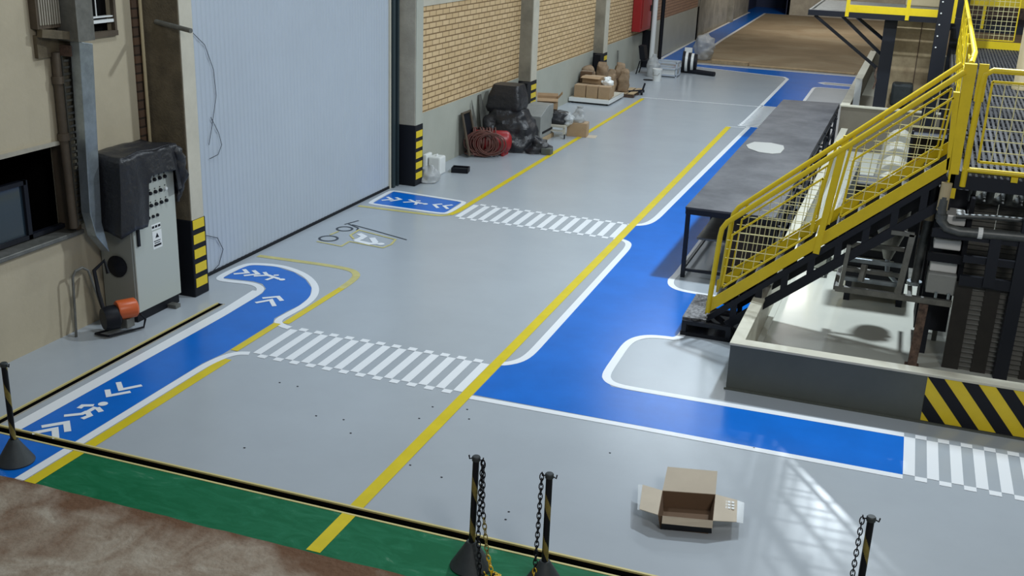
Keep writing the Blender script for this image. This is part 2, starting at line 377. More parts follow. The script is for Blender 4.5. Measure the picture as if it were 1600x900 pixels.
# zebra crossings
def zebra(x0, n, p, y0, y1, sq, dirn=1):
    b = flat(); h = p/2
    for k in range(n):
        x = x0+dirn*k*p; xa, xb = sorted((x, x+dirn*h))
        b.poly([(xa, y0+sq), (xb, y0+sq), (xb, y1-sq), (xa, y1-sq)], Z2)
        xa, xb = sorted((x+dirn*h, x+dirn*p))
        if k < n-(dirn < 0):
            for (ya, yb) in ((y0, y0+sq), (y1-sq, y1)): b.poly([(xa, ya), (xb, ya), (xb, yb), (xa, yb)], Z2)
    return b
paint('zebra_crossing', zebra(-4.03, 13, .213, 10.02, 11.05, .09, -1), M_white, 'white zebra crossing in the foreground')
paint('zebra_crossing', zebra(-4.03, 14, .213, 16.68, 17.78, .1, -1), M_white, 'white zebra crossing by the far door edge')
paint('zebra_crossing', zebra(.59, 20, .222, 10.03, 11.08, .09), M_white, 'white zebra crossing beside the hazard striped basin')
b = flat()
for k in range(17): b.poly([(-3.78+.012*k, 28.42+.22*k), (-2.95, 28.42+.22*k), (-2.95, 28.54+.22*k), (-3.78+.012*k, 28.54+.22*k)], Z2)
b.poly([(-3.75, 28.4), (-3.68, 28.4), (-3.62, 32.1), (-3.69, 32.1)], Z2+.0004)
paint('zebra_crossing', b, M_white, 'white zebra crossing beside the long table')
# main walkway
b = flat(); b.poly([(-3.89, 10.1), (.59, 10.1), (.59, 11.0), (-2.3, 10.93), (-2.55, 10.95), (-2.72, 11.15), (-2.73, 12.3), (-2.6, 12.62), (-2.4, 12.72), (-2.16, 12.74), (-2.16, 13.5), (-1.36, 13.5), (-1.36, 14.62), (-2.5, 14.6), (-2.7, 14.75), (-2.78, 15.05), (-2.7, 15.3), (-2.6, 28.4), (-3.46, 28.4), (-3.66, 18.2), (-3.76, 17.85), (-3.89, 17.68), (-3.89, 16.73), (-3.74, 16.6), (-3.68, 16.3), (-3.66, 11.6), (-3.7, 11.3), (-3.8, 11.12), (-3.89, 11.05)], Z1)
b.poly([(-3.62, 32.1), (-2.62, 32.1), (-2.58, 36.95), (.5, 37.1), (.5, 40.45), (-7.4, 40.45), (-7.35, 39.85), (-3.7, 38.85), (-3.6, 38.7)], Z1)
paint('blue_walkway', b, M_blue, 'wide blue walkway running from foreground to far end')
b = flat()
b.stroke([(-4.0, 10.02), (-2, 10.05), (.59, 10.06)], .09, Z2)
b.curve([(-4.0, 11.0), (-3.87, 11.04), (-3.74, 11.2), (-3.69, 11.45), (-3.7, 16.3), (-3.75, 16.6), (-3.9, 16.74), (-4.05, 16.74)], .1, Z2)
b.curve([(-4.05, 17.68), (-3.88, 17.72), (-3.74, 17.9), (-3.68, 18.3), (-3.48, 28.35)], .11, Z2)
b.curve([(.59, 11.03), (-2.28, 10.99), (-2.5, 11.0), (-2.63, 11.08), (-2.7, 11.25), (-2.71, 12.25), (-2.66, 12.48), (-2.54, 12.64), (-2.35, 12.7), (-2.13, 12.71), (-2.13, 13.6)], .1, Z2)
b.curve([(-1.36, 14.55), (-2.48, 14.6), (-2.66, 14.74), (-2.73, 15.0), (-2.7, 15.3), (-2.56, 36.8), (-2.4, 37.0), (.5, 37.1)], .09, Z2)
b.stroke([(-3.64, 32.15), (-3.58, 38.4), (-3.75, 38.85), (-7.35, 39.8)], .11, Z2)
b.stroke([(.5, 40.5), (-7.6, 40.55)], .12, Z2)
b.stroke([(.5, 37.75), (-2.3, 37.85), (-2.5, 38.1), (-2.3, 38.35), (.5, 38.3)], .09, Z2)
paint('white_border', b, M_white)
b = flat(); b.poly([(.5, 37.78), (-2.3, 37.88), (-2.45, 38.1), (-2.3, 38.33), (.5, 38.27)], Z1+.0008); paint('grey_island', b, M_floor)
b = flat(); b.poly([(-8.72, 41.0), (-7.55, 41.0), (-7.75, 50), (-8.0, 67), (-8.95, 67), (-8.8, 50)], .002); b.build('blue_walkway', M_blue, farfloor, label='narrow blue walkway along the far wall')
b = flat(); b.stroke([(-8.6, 40.6), (-8.82, 52), (-8.9, 67)], .13, .004); b.stroke([(-7.45, 41.0), (-7.72, 50), (-7.98, 67)], .13, .004); b.build('white_border', M_white, farfloor)
# pictograms: strokes measured on the floor
def P2(pts, s, ox, oy): return [fl(x/s+ox, y/s+oy) for x, y in pts]
def sym(name, strokes, w, s, ox, oy, m=M_white, z=Z3, head=None, lab=None, hr=.07):
    b = flat()
    for k, st in enumerate(strokes): b.stroke(P2(st, s, ox, oy), w, z+.0002*k)
    if head: c = fl(head[0]/s+ox, head[1]/s+oy); b.disc((c.x, c.y), hr, z+.001)
    paint(name, b, m, lab)
sym('chevron_mark', [[(503,478),(510,507),(612,488)], [(555,443),(567,478),(665,458)]], .058, 3, 0, 450, lab='white double chevron on the left walkway')
sym('chevron_mark', [[(195,652),(312,632),(318,675)], [(150,683),(258,662),(262,707)]], .065, 3, 0, 450)
sym('pedestrian_mark', [[(450,560),(405,585)], [(455,562),(475,582)], [(440,552),(388,553),(370,566)], [(410,580),(385,592),(300,601)], [(408,582),(422,600),(385,615)]], .056, 3, 0, 450, hr=.05, head=(483,545), lab='white walking figure on the left walkway')
sym('chevron_mark', [[(275,140),(300,165),(203,173)], [(342,148),(375,174),(275,185)]], .06, 4.5, 320, 390)
sym('pedestrian_mark', [[(418,160),(440,182),(520,205)], [(345,188),(450,182),(525,210)], [(490,195),(430,216)], [(485,183),(520,182)]], .055, 4.5, 320, 390, head=(543,213), hr=.045)
sym('chevron_mark', [[(405,343),(515,333),(543,362)], [(357,376),(465,356),(490,400)]], .06, 4.5, 320, 390)
sym('chevron_mark', [[(668,150),(705,170),(620,178)], [(740,154),(778,170),(692,184)]], .06, 5.333, 480, 280)
sym('pedestrian_mark', [[(850,172),(895,190),(965,205)], [(800,194),(880,190),(950,205)], [(920,192),(900,214)], [(905,182),(945,184)]], .055, 5.333, 480, 280, head=(985,208), hr=.048)
sym('chevron_mark', [[(1125,208),(1058,214),(1090,242)], [(1212,216),(1140,224),(1172,250)]], .06, 5.333, 480, 280)
# forklift pictogram
def ring2(cx, cy, rx, m, w=.036):
    c = fl(cx/5.333+480, cy/5.333+280); e = fl((cx+rx)/5.333+480, cy/5.333+280); r = (e-c).length
    b = flat(); b.stroke([(c.x+r*math.cos(2*PI*k/28), c.y+r*math.sin(2*PI*k/28)) for k in range(29)], w, Z3)
    return b
fk = ring2(178, 495, 76, M_dark); paint('forklift_mark', fk, M_dark, 'painted forklift wheel')
fk = ring2(312, 415, 64, M_dark); paint('forklift_mark', fk, M_dark)
sym('forklift_mark', [[(312,378),(428,346)], [(335,370),(425,408),(415,425)], [(375,380),(560,430),(830,507)]], .028, 5.333, 480, 280, M_dark, lab='dark mast and forks of the painted forklift')
sym('forklift_mark', [[(80,520),(285,560),(352,520)], [(350,520),(630,573),(700,545),(740,500)], [(740,505),(430,425),(360,468),(390,500)], [(190,465),(262,436)]], .036, 5.333, 480, 280, M_pyellow, lab='yellow body outline of the painted forklift')
sym('forklift_mark', [[(430,455),(475,478),(440,500),(395,512)], [(400,512),(520,540),(590,535)], [(540,490),(570,530)]], .1, 5.333, 480, 280, M_white, head=(613,542), hr=.06, lab='white seated driver of the painted forklift')
# ---------------------------------------------------------------- walls
def wbox(b, x0, x1, y0, y1, z0, z1): return b.box(x0, x1, y0, y1, z0, z1)
HW = 7.5
# left cream wall at X=-9, with lower window Y 6.9-9.98 Z 1.24-2.32 and upper window Y 10.36-10.96 Z 3.49-4.5
b = MB()
b.box(-9.25, -9, 1, 11.3, -.05, 1.24).box(-9.25, -9, 1, 6.9, 1.24, 2.32).box(-9.25, -9, 9.98, 11.3, 1.24, 2.32).box(-9.25, -9, 1, 11.3, 2.32, 3.49)
b.box(-9.25, -9, 1, 10.36, 3.49, 4.5).box(-9.25, -9, 10.96, 11.3, 3.49, 4.5).box(-9.25, -9, 1, 11.3, 4.5, HW)
wl = struct(b.build('wall_left', M_plaster), 'cream plastered wall')
b = MB(); b.box(-9.02, -8.975, 11.28, 11.7, 0, HW); struct(b.build('wall_left', M_brick3), 'dark brown brick strip beside the near pillar')
b = MB(); b.tube([(-8.93, 11.38, 1.9), (-8.93, 11.38, HW)], .022, 8); tag(b.build('conduit', M_beige), 'thin pale conduit running up beside the near pillar', 'pipe')
# lower window: dark room, frame, glass, sill
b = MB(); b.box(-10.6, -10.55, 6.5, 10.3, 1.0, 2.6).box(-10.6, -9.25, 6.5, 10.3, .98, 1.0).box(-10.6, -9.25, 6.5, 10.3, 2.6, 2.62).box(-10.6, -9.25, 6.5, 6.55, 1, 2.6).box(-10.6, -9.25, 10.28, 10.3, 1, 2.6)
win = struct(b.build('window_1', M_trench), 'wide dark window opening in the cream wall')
MB().box(-9.2, -9.13, 6.9, 9.42, 1.9, 1.95).box(-9.2, -9.13, 9.38, 9.44, 1.26, 1.95).box(-9.2, -9.13, 6.9, 9.98, 1.26, 1.31).build('window_frame', M_steelblack, win)
MB().box(-9.175, -9.165, 6.9, 9.4, 1.3, 1.91).build('pane', M_glass, win)
MB().box(-9.2, -8.93, 6.9, 10.05, 1.19, 1.245).build('window_sill', M_gsteel, win, bevel=.01)
MB().box(-9.1, -8.965, 6.9, 9.99, 2.3, 2.345).build('lintel', M_concrete, win)
MB().box(-9.22, -8.97, 9.96, 10.05, 1.22, 2.33).build('window_frame', M_brown, win)
# upper window
b = MB(); b.box(-10.2, -10.15, 10.1, 11.2, 3.4, 4.6).box(-10.2, -9.25, 10.1, 11.2, 3.4, 3.42); w2 = struct(b.build('window_2', M_trench), 'small high window with white bars')
b = MB(); b.box(-9.02, -8.96, 10.34, 10.98, 3.44, 3.5).box(-9.02, -8.97, 10.94, 10.98, 3.5, 4.5); b.build('window_frame', M_brown, w2)
MB().box(-9.06, -8.98, 10.36, 10.96, 3.60, 3.635).box(-9.06, -8.99, 10.36, 10.96, 3.66, 3.675).build('white_rail', M_whitebox, w2)
b = MB()
for k, yy in enumerate((10.5, 10.53, 10.62, 10.72)): b.tube([(-9.05, yy-.04, 4.4), (-9.05, yy, 4.0), (-9.05, yy+.02*math.sin(k), 3.67)], .008, 6)
b.build('bar', M_whitebox, w2)
MB().box(-9.12, -9.1, 10.36, 10.96, 3.49, 4.5).build('pane', M_trench, w2)
# right (brick) wall at X=-8.75 : one object per bay section
def bay(y0, y1, m, zb=1.22, zt=3.27, lab=''):
    b = MB().box(-8.95, -8.75, y0, y1, 0, zb)
    o = struct(b.build('wall_left', M_greyplaster), lab)
    MB().box(-8.95, -8.76, y0, y1, zb, zt).build('brick_panel', m, o)
    MB().box(-8.95, -8.73, y0, y1, zt, HW).build('tie_beam', M_pale, o)
bay(18.55, 25.0, M_brick, lab='first brick bay beyond the sheet door'); bay(25.0, 31.6, M_brick, lab='second brick bay')
bay(31.6, 38.6, M_brick, lab='third brick bay'); bay(38.6, 49.2, M_brick2, 1.45, 3.3, lab='fourth bay with reddish brick')
b = MB().box(-9.2, -9.0, 49.2, 67, 0, HW); struct(b.build('wall_left', M_farplaster), 'stained plaster wall at the far end')
b = MB().box(-8.95, -8.85, 18.0, 18.6, 0, HW).box(-9.1, -8.84, 11.7, 12.1, 0, HW); struct(b.build('wall_left', M_pale))
# rear
b = MB().box(-6.75, 7, 67, 67.2, 0, HW); struct(b.build('wall_rear', M_concrete), 'pale wall closing the far end')
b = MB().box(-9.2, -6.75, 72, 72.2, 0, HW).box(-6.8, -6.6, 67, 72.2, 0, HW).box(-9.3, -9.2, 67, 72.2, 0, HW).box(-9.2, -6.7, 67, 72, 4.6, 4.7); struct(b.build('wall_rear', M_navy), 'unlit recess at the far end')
b = flat(); b.poly([(-9.2, 67), (-6.75, 67), (-6.75, 72), (-9.2, 72)], 0); struct(b.build('floor', M_blue))
b = MB().box(6.9, 7.1, 2.6, 67, 0, HW); struct(b.build('wall_right', M_concrete))
b = MB().box(-9.3, 7.1, 44, 72, HW, HW+.1); struct(b.build('shade_ceiling', M_brown))  # unseen roof piece over the far end, added to keep it dark
# ---------------------------------------------------------------- sheet door
b = MB(); y = 12.1; y1 = 18.05; pitch = .1; prof = []
while y < y1:
    prof += [(y, -8.80), (y+.03, -8.80), (y+.045, -8.793), (y+.075, -8.793), (y+.09, -8.80)]; y += pitch
vs = [(x, yy, z) for z in (.035, HW) for yy, x in prof]; n = len(prof)
b.add(vs, [(i, i+1, n+i+1, n+i) for i in range(n-1)])
b.box(-8.86, -8.81, 12.1, 18.05, .035, HW)
door = struct(b.build('door_1', M_door), 'tall pale blue corrugated sheet door')
MB().box(-8.86, -8.775, 12.1, 18.06, .0, .045).build('bottom_seal', M_black, door)
MB().box(-8.87, -8.76, 18.05, 18.1, 0, HW).build('door_edge', M_pale, door)
b = MB(); b.box(-8.88, -8.72, 18.12, 18.2, 0, HW).box(-8.88, -8.78, 18.2, 18.3, 0, HW).box(-8.88, -8.72, 18.3, 18.36, 0, HW); struct(b.build('trim_1', M_teal), 'dark teal steel door jamb')
# wires on the door
b = MB(); q = lambda y, z: (-8.775, y, z)
b.tube([q(12.1, 3.45), q(12.45, 3.2), q(12.62, 2.85), q(12.65, 2.5), q(12.55, 2.2), q(12.42, 1.85)], .004, 6); b.tube([q(12.5, 2.22), q(12.66, 1.98), q(12.72, 1.8), q(12.62, 1.68), q(12.42, 1.66)], .004, 6)
tag(b.build('loose_wire', M_black), 'thin dark wire looping down the sheet door beside the near pillar', 'wire')
b = MB(); b.tube([q(12.2, .62), q(12.5, .5), q(12.62, .3), q(12.5, .1), q(12.3, .03)], .005, 6)
tag(b.build('loose_wire', M_black), 'short wire loop at the foot of the sheet door by the striped guard', 'wire')
b = MB(); b.tube([(-8.75, 11.43, 3.58), (-8.15, 11.3, 3.52)], .03, 10); tag(b.build('steel_rod', M_gsteel), 'short steel rod sticking out over the near pillar', 'rod')
# ---------------------------------------------------------------- pillars with guards
def pillar(y0, y1, xf, lab, h=1.06, side=M_pale, face=M_concrete, dark=True, gx=.016):
    t = thing('concrete_pillar', (xf-.25, (y0+y1)/2, 0), lab, 'pillar', 'pillars along the left wall')
    MB().box(-9.0, xf, y0, y1, 0, HW).build('shaft', face, t, bevel=.012)
    if side is not None: MB().box(xf-.002, xf+.012, y0+.01, y1-.01, h, HW).build('plaster_face', side, t)
    MB().box(-8.98, xf+gx, y0-gx, y1+.02, 0, h).build('guard', M_black, t, bevel=.015)
    for k in range(5):
        z = .13+.2*k
        MB().box(xf+gx, xf+gx+.006, y0+.015, y1-.02, z, z+.125).build('yellow_patch', M_saf, t)
    return t
pillar(11.44, 11.72, -8.43, 'nearest wall pillar with brown side and a black and yellow guard', 1.06, M_pale, M_darkcon)
pillar(18.44, 18.76, -8.43, 'pillar at the far edge of the sheet door with black and yellow guard', 1.17, M_greyplaster, M_concrete)
t = pillar(25.2, 25.65, -8.45, 'pillar behind the black covered machine', 1.15, M_pale, M_farplaster)
MB().box(-8.6, -8.4, 24.85, 25.15, 0, 1.15).build('black_box', M_black, t)
t = pillar(31.95, 32.4, -8.45, 'pillar behind the stack of paper sacks', 1.15, M_pale, M_farplaster)
MB().box(-8.6, -8.4, 31.5, 31.92, 0, 1.15).build('black_box', M_black, t)
pillar(38.4, 38.85, -8.4, 'pillar beside the red wall cabinet', 1.3, M_farplaster, M_darkcon)
for i, (yy, lab) in enumerate(((49.6, 'dark downpipe on the far wall, nearer one'), (60.0, 'dark downpipe on the far wall, farther one'))):
    b = MB(); b.tube([(-8.88, yy, 0), (-8.88, yy, 6)], .09, 8); tag(b.build('downpipe', M_black), lab, 'pipe')
    b = MB(); b.box(-9.0, -8.75, yy-.75, yy-.3, 0, 6); struct(b.build('trim_2', M_farplaster))
# ================================================================== LEFT WALL EQUIPMENT
t = thing('sheet_metal_duct', (-8.72, 10.1, 1), 'tapered galvanised duct hanging down the cream wall beside the cabinet', 'duct')
b = MB(); xs = (-8.8, -8.66)
pf = [(9.99, 3.47), (10.22, 3.42), (10.1, 1.42), (10.21, .95), (9.93, 1.2), (9.84, 1.45)]
b.prism([(-8.82, y, z) for y, z in [(9.98, 3.47), (10.2, 3.43), (10.08, 1.35), (10.17, .95), (9.97, 1.2), (9.9, 1.5)]], (.13, 0, 0)); b.build('duct_body', M_galv, t, bevel=.006)
MB().box(-8.95, -8.67, 9.95, 10.22, 3.47, 4.6).build('duct_top', M_gsteel, t)
MB().tube([(-8.95, 10.05, 3.5), (-8.72, 10.1, 3.5)], .02).build('bracket', M_gsteel, t)
t = thing('cable_tray', (-8.95, 10.1, 2), 'perforated brown cable tray beside the galvanised duct', 'cable tray')
b = MB(); b.box(-8.99, -8.96, 9.95, 10.1, 1.3, 3.3); b.build('tray_back', M_mesh_t, t)
b = MB()
for k in range(26): b.box(-8.96, -8.94, 9.95, 10.1, 1.35+.075*k, 1.375+.075*k)
b.box(-8.96, -8.92, 9.94, 9.955, 1.3, 3.3).box(-8.96, -8.92, 10.095, 10.11, 1.3, 3.3); b.build('rung', M_gsteel, t)
b = MB(); b.tube([(-8.93, 9.86, 3.35), (-8.93, 9.86, 2.2), (-8.93, 9.88, 1.3)], .05, 10).lathe([(.065, 0), (.065, .08)], (-8.93, 9.86, 3.0)).lathe([(.065, 0), (.065, .08)], (-8.93, 9.86, 2.35))
tag(b.build('drain_pipe', M_brown, smooth=True), 'brown pipe running down the cream wall left of the cable tray', 'pipe')
t = thing('roller_shutter_box', (-9, 9.9, 3.3), 'brown ribbed wall unit high on the cream wall', 'wall unit')
b = MB(); b.box(-9.0, -8.9, 9.6, 10.2, 3.62, 4.6); b.build('housing', M_brown, t)
b = MB()
for k in range(15): b.box(-8.9, -8.885, 9.63+.037*k, 9.645+.037*k, 3.66, 4.6)
b.build('rib', M_concrete, t)
MB().box(-9, -8.95, 9.62, 10.2, 3.3, 3.55).build('panel', M_darkcon, t)
b = MB(); b.bar((-8.9, 9.62, 3.58), (-8.78, 10.2, 3.5), .09); b.build('brace', M_darkcon, t)
MB().box(-9, -8.8, 9.95, 10.16, 3.3, 3.42).build('bracket', M_rust, t)
# control cabinet
t = thing('control_cabinet', (-8.75, 10.8, 0), 'tall grey electrical control cabinet half covered by black plastic', 'cabinet')
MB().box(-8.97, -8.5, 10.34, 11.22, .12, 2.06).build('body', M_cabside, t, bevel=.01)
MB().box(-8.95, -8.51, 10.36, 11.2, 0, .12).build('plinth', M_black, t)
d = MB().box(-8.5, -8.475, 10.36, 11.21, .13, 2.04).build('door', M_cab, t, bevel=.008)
MB().box(-8.475, -8.45, 10.41, 10.455, .98, 1.22).build('handle', M_black, d, bevel=.006, label='black handle')
for r in range(3):
    for c in range(5):
        y = 10.62+.1*c; z = 1.74-.155*r
        k = MB(); k.lathe([(.024, 0), (.024, .02), (.018, .03)], (-8.475, y, z), 12, axis=(1, 0, 0)); kb = k.build('button', M_whitebox if (r == 1 and c == 4) else M_black, d)
        MB().box(-8.4755, -8.4735, y-.012, y+.012, z+.034, z+.048).build('button_tag', M_black, kb)
for c in range(3):
    MB().lathe([(.02, 0), (.02, .02)], (-8.475, 10.66+.085*c, 1.285), 12, axis=(1, 0, 0)).build('button', M_black, d)
n_ = MB().box(-8.476, -8.472, 10.7, 10.88, 1.11, 1.18).build('name_plate', M_whitebox, d)
b = MB()
for c in range(3): b.box(-8.472, -8.4705, 10.71+.06*c, 10.755+.06*c, 1.13, 1.16)
b.build('print', M_black, n_)
l_ = MB().box(-8.476, -8.472, 10.71, 10.89, .86, 1.09).build('warning_label', M_whitebox, d)
b = MB(); b.prism([(-8.4715, 10.765, 1.0), (-8.4715, 10.835, 1.0), (-8.4715, 10.8, 1.06)], (.001, 0, 0)); b.box(-8.472, -8.4705, 10.73, 10.86, .955, .965).box(-8.472, -8.4705, 10.74, 10.85, .93, .94).box(-8.472, -8.4705, 10.73, 10.87, .89, .915)
b.build('print', M_black, l_)
MB().box(-8.6, -8.38, 10.95, 11.05, .0, .05).build('foot', M_gsteel, t)
# plastic cover draped over the cabinet
b = MB(); NX, NY = 30, 34; vs = []; fs = []
x0, x1, y0, y1 = -8.97, -8.44, 10.2, 11.24
def hem(u):   # hem height along the perimeter 0..1: back-left, left side, front
    return u
per = []   # perimeter path: left side (towards viewer, Y=y0) from wall to front, then front face Y->, then right side
for i in range(14): per.append((x0+(x1-x0)*i/13, y0, 0))
for i in range(1, 24): per.append((x1, y0+(y1-y0)*i/23, 1))
for i in range(1, 10): per.append((x1-(x1-x0)*i/9, y1, 2))
rows = 16; vs = []
for j in range(rows+1):
    for i, (px, py, sd) in enumerate(per):
        if sd == 0: bot = 1.28-.12*(px-x0)/(x1-x0)
        elif sd == 1:
            u = (py-y0)/(y1-y0)
            bot = 1.25-.1*u if u < .34 else (1.22+(u-.34)/.06*.6 if u < .40 else 1.84-.02*u)
            if u > .9: bot = 1.55
        else: bot = 1.45
        top = 2.12+.05*noise.noise(Vector((px*3, py*3, 0)))
        tt = j/rows; z = top+(bot-top)*tt
        off = .02+.055*tt*(1+noise.noise(Vector((px*7, py*7, 1.5))))+.02*noise.noise(Vector((px*9, py*9, z*2)))
        cx, cy = (x0+x1)/2, (y0+y1)/2
        dx, dy = (0, -1) if sd == 0 else ((1, 0) if sd == 1 else (0, 1))
        if j == 0: dx *= .2; dy *= .2
        vs.append((px+dx*off, py+dy*off, z))
n = len(per)
for j in range(rows):
    for i in range(n-1): fs.append((j*n+i, j*n+i+1, (j+1)*n+i+1, (j+1)*n+i))
b.add(vs, fs)
vs = []; fs = []
for j in range(19):
    for i in range(19):
        x = x0+(x1-x0)*i/18; y = y0+(y1-y0)*j/18
        vs.append((x, y, 2.12+.05*noise.noise(Vector((x*3, y*3, 0)))+.035*math.sin(PI*i/18)*math.sin(PI*j/18)*(1+noise.noise(Vector((x*8, y*8, 4))))))
for j in range(18):
    for i in range(18): fs.append((j*19+i, j*19+i+1, (j+1)*19+i+1, (j+1)*19+i))
b.add(vs, fs)
# loose corner billowing out at the far side
c_ = blob(rings_interp([(-8.47, 11.27, 1.36, .015, .03, 1), (-8.45, 11.29, 1.5, .05, .06, 1), (-8.43, 11.3, 1.75, .07, .085, 1), (-8.44, 11.27, 1.98, .08, .09, 1), (-8.5, 11.22, 2.12, .03, .04, 1)], 5), 22, .05, 21, 11)
b.add(c_.v, c_.f)
o = b.build('plastic_cover', M_plastic, smooth=True); sm = o.modifiers.new('thick', 'SOLIDIFY'); sm.thickness = .006
tag(o, 'crumpled black plastic sheet draped over the top of the grey control cabinet', 'plastic sheet')
# small motor pump
t = thing('electric_pump', (-8.5, 10.0, 0), 'small orange and black motor pump on the floor before the cabinet', 'pump')
b = MB(); b.lathe([(.0, -.12), (.11, -.12), (.12, -.1), (.12, .1), (.1, .12), (0, .12)], (-8.42, 10.06, .3), 20, axis=(.6, 1, 0)); b.build('motor_housing', M_orange, t, smooth=True)
b = MB(); b.lathe([(0, -.1), (.13, -.1), (.15, -.04), (.15, .06), (.1, .1), (0, .1)], (-8.52, 9.9, .22), 20, axis=(.6, 1, 0)); b.build('pump_body', M_black, t, smooth=True)
b = MB()
for s_ in (-.1, .1):
    b.tube([(-8.58+s_, 9.78, .03), (-8.4+s_, 10.2, .03), (-8.4+s_, 10.24, .12), (-8.42+s_, 10.18, .2)], .014, 8)
b.tube([(-8.68, 9.78, .03), (-8.48, 9.78, .03)], .014, 8); b.build('tube_frame', M_black, t, smooth=True)
MB().box(-8.5, -8.36, 9.98, 10.12, .07, .19).build('wiring_box', M_gsteel, t, bevel=.01)
b = MB(); b.tube([(-8.62, 9.9, .28), (-8.72, 9.95, .5), (-8.8, 10.0, .75), (-8.74, 10.12, .85), (-8.68, 10.1, .7)], .025, 8); b.build('hose', M_black, t, smooth=True)
b = MB(); b.tube([(-8.86, 9.66, .0), (-8.86, 9.7, .75), (-8.85, 9.74, .81), (-8.83, 9.84, .83), (-8.8, 9.9, .78), (-8.72, 9.98, .3), (-8.66, 9.97, .25)], .016, 8)
tag(b.build('bent_pipe', M_gsteel, smooth=True), 'thin bent metal tube looping from the floor beside the orange pump', 'pipe')
# black round object on cabinet side
b = MB(); b.lathe([(0, 0), (.13, 0), (.14, .03), (.05, .07), (0, .08)], (-8.72, 10.34, .72), 20, axis=(0, -1, 0)); tag(b.build('fan_guard', M_black, smooth=True), 'round black fan guard on the side of the grey cabinet', 'fan')
# ================================================================== CARTONS AND STUFF ALONG THE WALL
def carton(name, x, y, z, w, d, h, rz, m, lab, cat='box', group=None, open_=False):
    t = thing(name, (x, y, z), lab, cat, group)
    Mx = Matrix.Translation((x, y, z)) @ Matrix.Rotation(rz, 4, 'Z')
    if not open_:
        MB().box(-w/2, w/2, -d/2, d/2, 0, h, M=Mx).build('body', m, t, bevel=.006)
        MB().box(-w/2-.001, w/2+.001, -.022, .022, h-.07, h+.002, M=Mx).build('tape', M_cardpale, t)
    else:
        k = .006; b = MB()
        b.box(-w/2, w/2, -d/2, d/2, 0, k, M=Mx).box(-w/2, -w/2+k, -d/2, d/2, 0, h, M=Mx).box(w/2-k, w/2, -d/2, d/2, 0, h, M=Mx).box(-w/2, w/2, -d/2, -d/2+k, 0, h, M=Mx).box(-w/2, w/2, d/2-k, d/2, 0, h, M=Mx)
        b.build('body', m, t)
    return t, Mx
def flap(t, Mx, p, q, out, m=M_card, name='flap', k=.006):
    """flap hinged on edge p-q, spreading by vector out (all in the box's frame)"""
    p, q, out = Vector(p), Vector(q), Vector(out); nrm = (q-p).cross(out).normalized()*k
    vs = [Mx @ v for v in (p, q, q+out, p+out)]; n2 = Mx.to_3x3() @ nrm
    return MB().prism(vs, n2).build(name, m, t)
# small things by the second pillar
t = thing('plastic_jug', (-8.5, 19.6, 0), 'white plastic jerrycan on the floor beside the brick wall', 'jug')
MB().box(-8.62, -8.36, 19.5, 19.8, 0, .36).build('body', M_whitebox, t, bevel=.03); MB().box(-8.9+.4, -8.48, 19.6, 19.68, .36, .40).build('cap', M_whitebox, t, bevel=.008)
MB().box(-8.72, -8.64, 19.45, 19.75, 0, .4).build('handle', M_whitebox, t, bevel=.02)
o = blob(rings_interp([(-8.33, 18.95, 0, .1, .15, .9), (-8.33, 18.95, .02, .17, .24, .9), (-8.33, 18.95, .15, .17, .22, 1), (-8.35, 18.95, .26, .12, .13, 1), (-8.35, 18.95, .33, .03, .03, 1)]), amp=.06, fr=9).build('plastic_bag', M_wrap, smooth=True)
tag(o, 'crumpled pale plastic bag on the floor by the striped pillar guard', 'bag')
t = thing('shallow_tray', (-8.1, 19.95, 0), 'small black open tray on the floor before the brick wall', 'tray')
b = MB(); Mx = Matrix.Translation((-8.12, 20.0, 0)) @ Matrix.Rotation(.2, 4, 'Z')
b.box(-.17, .17, -.13, .13, 0, .01, M=Mx).box(-.17, -.155, -.13, .13, 0, .1, M=Mx).box(.155, .17, -.13, .13, 0, .1, M=Mx).box(-.17, .17, -.13, -.115, 0, .1, M=Mx).box(-.17, .17, .115, .13, 0, .1, M=Mx); b.build('tray_body', M_black, t)
MB().box(-.14, .14, -.1, .1, .012, .06, M=Mx).build('contents', M_cone, t)
# leaning items at the wall
t = thing('wooden_frame', (-8.6, 21.6, 0), 'wood-edged frame leaning against the grey wall beside the hose coil', 'frame')
b = MB(); A_ = Vector((-8.35, 21.35, .1)); 
for p, q in (((-8.45, 21.3, .05), (-8.66, 21.35, .95)), ((-8.45, 21.75, .05), (-8.66, 21.8, .95)), ((-8.66, 21.33, .93), (-8.66, 21.82, .93)), ((-8.46, 21.3, .08), (-8.46, 21.76, .08))): b.bar(p, q, .05, .03)
b.build('rail', M_brown, t); MB().prism([(-8.47, 21.33, .1), (-8.47, 21.73, .1), (-8.67, 21.78, .9), (-8.67, 21.36, .9)], (-.01, 0, 0)).build('panel', M_black, t)
t = thing('glass_pane', (-8.7, 22.1, 0), 'grey tinted panes leaning on the wall behind the covered machine', 'panes')
MB().prism([(-8.5, 21.75, .1), (-8.5, 22.15, .1), (-8.72, 22.05, 1.12)], (-.01, 0, 0)).build('pane', M_gsteel, t); MB().prism([(-8.5, 22.25, .1), (-8.5, 22.75, .1), (-8.72, 22.6, 1.18), (-8.72, 22.45, 1.18)], (-.01, 0, 0)).build('pane', M_gsteel, t)
